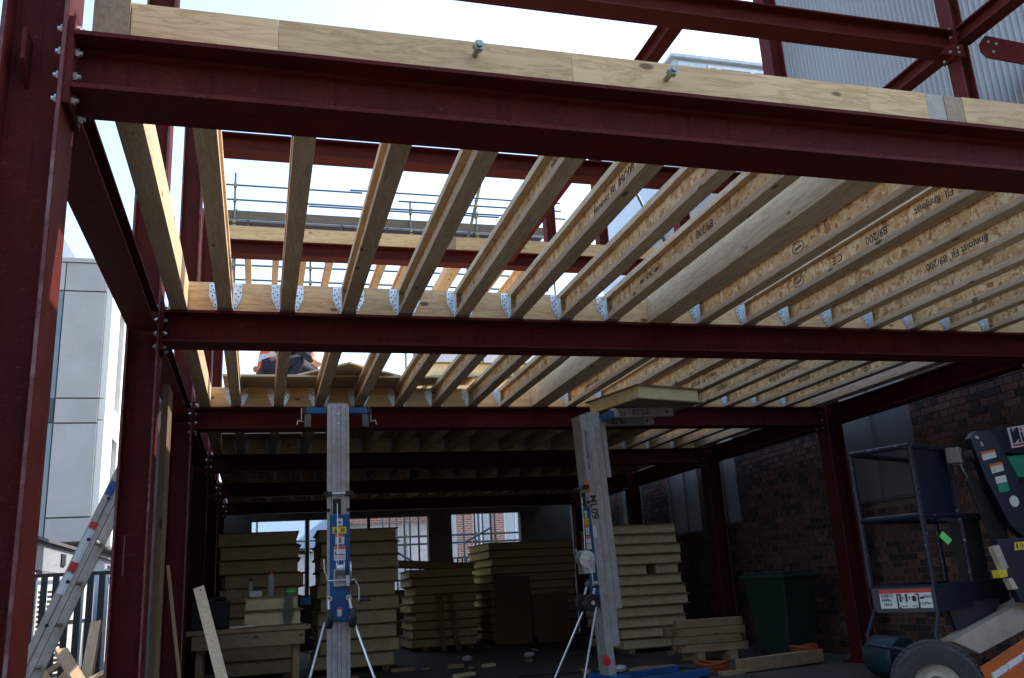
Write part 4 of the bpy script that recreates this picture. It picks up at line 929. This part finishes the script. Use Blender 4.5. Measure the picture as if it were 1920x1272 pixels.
# chassis and wheel
plate([(4.89, .207), (5.183, .317), (5.605, .478), (5.55, .10), (4.85, .12)], 5.42, 5.7, OCHASSIS, 'chassis', bevel=.01)
c1 = MB()
for k in range(3): c1.prism([(4.88+k*.14, .215+k*.055), (5.01+k*.14, .266+k*.055), (5.01+k*.14, .30+k*.055), (4.88+k*.14, .25+k*.055)], 'y', 5.395, 5.415)
c1.build('reflective_strip', WHITE, t)
wc = Vector((4.09, 5.0, .268)); wax = Vector((-.62, -.78, 0)).normalized()
Mw = Matrix.Translation(wc) @ Vector((0,0,1)).rotation_difference(wax).to_matrix().to_4x4()
w_ = MB().lathe([(.15, -.09), (.22, -.105), (.265, -.1), (.287, -.08), (.29, 0), (.287, .08), (.265, .1), (.22, .105), (.15, .09), (.15, -.09)], (0,0,0), 'z', 48).rot(Mw @ Matrix.Scale(.91, 4)).build('tyre', m_plain('dusty_tyre', (.045,.043,.04), .85, var=.4, scale=30), t, smooth=True)
tb = MB()
for k in range(44):
    a = 2*math.pi*k/44
    for j, zz in enumerate((-.07, -.024, .024, .07)):
        aa = a+(j % 2)*.07; c = Vector((math.cos(aa)*.292, math.sin(aa)*.292, zz)); tg = Vector((-math.sin(aa), math.cos(aa), 0))
        tb.bar(c-tg*.012-Vector((0,0,.018)), c+tg*.012+Vector((0,0,.018)), .014, .014, ref=c)
tb.rot(Mw @ Matrix.Scale(.91, 4)).build('tread_blocks', m_plain('dusty_tread', (.055,.053,.05), .85, var=.4, scale=40), w_)
MB().lathe([(0, .03), (.06, .03), (.07, .05), (.10, .035), (.135, .05), (.155, .085), (.162, .092), (.152, .06), (.152, -.05), (0, -.05)], (0,0,0), 'z', 36).rot(Mw @ Matrix.Scale(.91, 4)).build('rim', CREAM, w_, smooth=True)
hb_ = MB().lathe([(0, .095), (.03, .09), (.035, .04)], (0,0,0), 'z', 14)
for k in range(5):
    a = 2*math.pi*k/5; hb_.cyl((.055*math.cos(a), .055*math.sin(a), .035), (.055*math.cos(a), .055*math.sin(a), .055), .009, 6)
hb_.rot(Mw @ Matrix.Scale(.91, 4)).build('hub', m_plain('rusty_hub', (.24,.15,.07), .7, .3, .4, 30), w_)
MB().cyl(wc, wc-wax*.75, .04, 10).build('axle', BLACK, t)

# ---------------------------------------------------------------- workers on the deck
def person(label, base, rz, pts, edges, radii, loc_parts):
    t = thing('person', label, 'person', base, 'workers on the deck', (0, 0, rz))
    me = bpy.data.meshes.new('body'); me.from_pydata(pts, edges, []); o = bpy.data.objects.new('body', me); C.objects.link(o)
    sm = o.modifiers.new('skin', 'SKIN'); sm.use_smooth_shade = True
    for v, r in zip(me.skin_vertices[0].data, radii): v.radius = (r, r)
    me.skin_vertices[0].data[0].use_root = True
    ss = o.modifiers.new('sub', 'SUBSURF'); ss.levels = 1; ss.render_levels = 1
    bpy.context.view_layer.update(); m2 = bpy.data.meshes.new_from_object(o.evaluated_get(bpy.context.evaluated_depsgraph_get()))
    bpy.data.objects.remove(o); m2.materials.clear(); [m2.materials.append(m_) for m_ in (TROUSER, HIVIS, SKINM, REFL, BLACK)]
    for p in m2.polygons:
        c = p.center; p.use_smooth = True
        p.material_index = loc_parts(c)
    inst('body', m2, t)
    return t
# crouching: pelvis, spine, chest, neck, head, thighs up, shins down
cp = [(0,0,.34), (.06,0,.52), (.16,0,.72), (.20,0,.84), (.24,0,.97),
      (.0,.13,.33), (.38,.16,.46), (.16,.16,.09), (.30,.17,.05), (.0,-.13,.33), (.38,-.16,.46), (.16,-.16,.09), (.30,-.17,.05),
      (.15,.2,.72), (.32,.27,.52), (.50,.18,.42), (.58,.15,.40), (.15,-.2,.72), (.32,-.27,.52), (.50,-.18,.42), (.58,-.15,.40)]
ce = [(0,1), (1,2), (2,3), (3,4), (0,5), (5,6), (6,7), (7,8), (0,9), (9,10), (10,11), (11,12), (2,13), (13,14), (14,15), (15,16), (2,17), (17,18), (18,19), (19,20)]
cr_ = [.15,.14,.16,.055,.10, .10,.07,.055,.045, .10,.07,.055,.045, .07,.05,.04,.045, .07,.05,.04,.045]
def cl(c):
    if c.z > .86: return 2
    if c.x > .47 and c.z > .3: return 2
    if c.z < .08: return 4
    if c.z > .35 and c.x < .30 and not (abs(c.y) > .10 and c.x > .1 and c.z < .55): return 3 if .46 < c.z < .52 else (1 if abs(c.y) < .14 else 0)
    return 0
for k, (bx, rz, l) in enumerate((((.02, 9.75, zd+.024), R(10), 'worker in orange vest and navy trousers crouching on the deck beside the left column'), ((.50, 10.0, zd+.024), R(200), 'worker in orange vest crouching on the deck facing the first worker'))):
    p = person(l, bx, rz, cp, ce, cr_, cl)
    hd = Vector((.24, 0, .97))
    MB().lathe([(0, .135), (.07, .12), (.115, .07), (.125, .01), (.15, 0), (.15, -.008), (.118, -.008)], (.24, 0, 1.0), 'z', 20).build('hard_hat', HATM, p, smooth=True)
    MB().ball((.335, .035, .98), .012).ball((.335, -.035, .98), .012).build('eyes', BLACK, p); MB().ball((.348, 0, .955), .018).build('nose', SKINM, p)
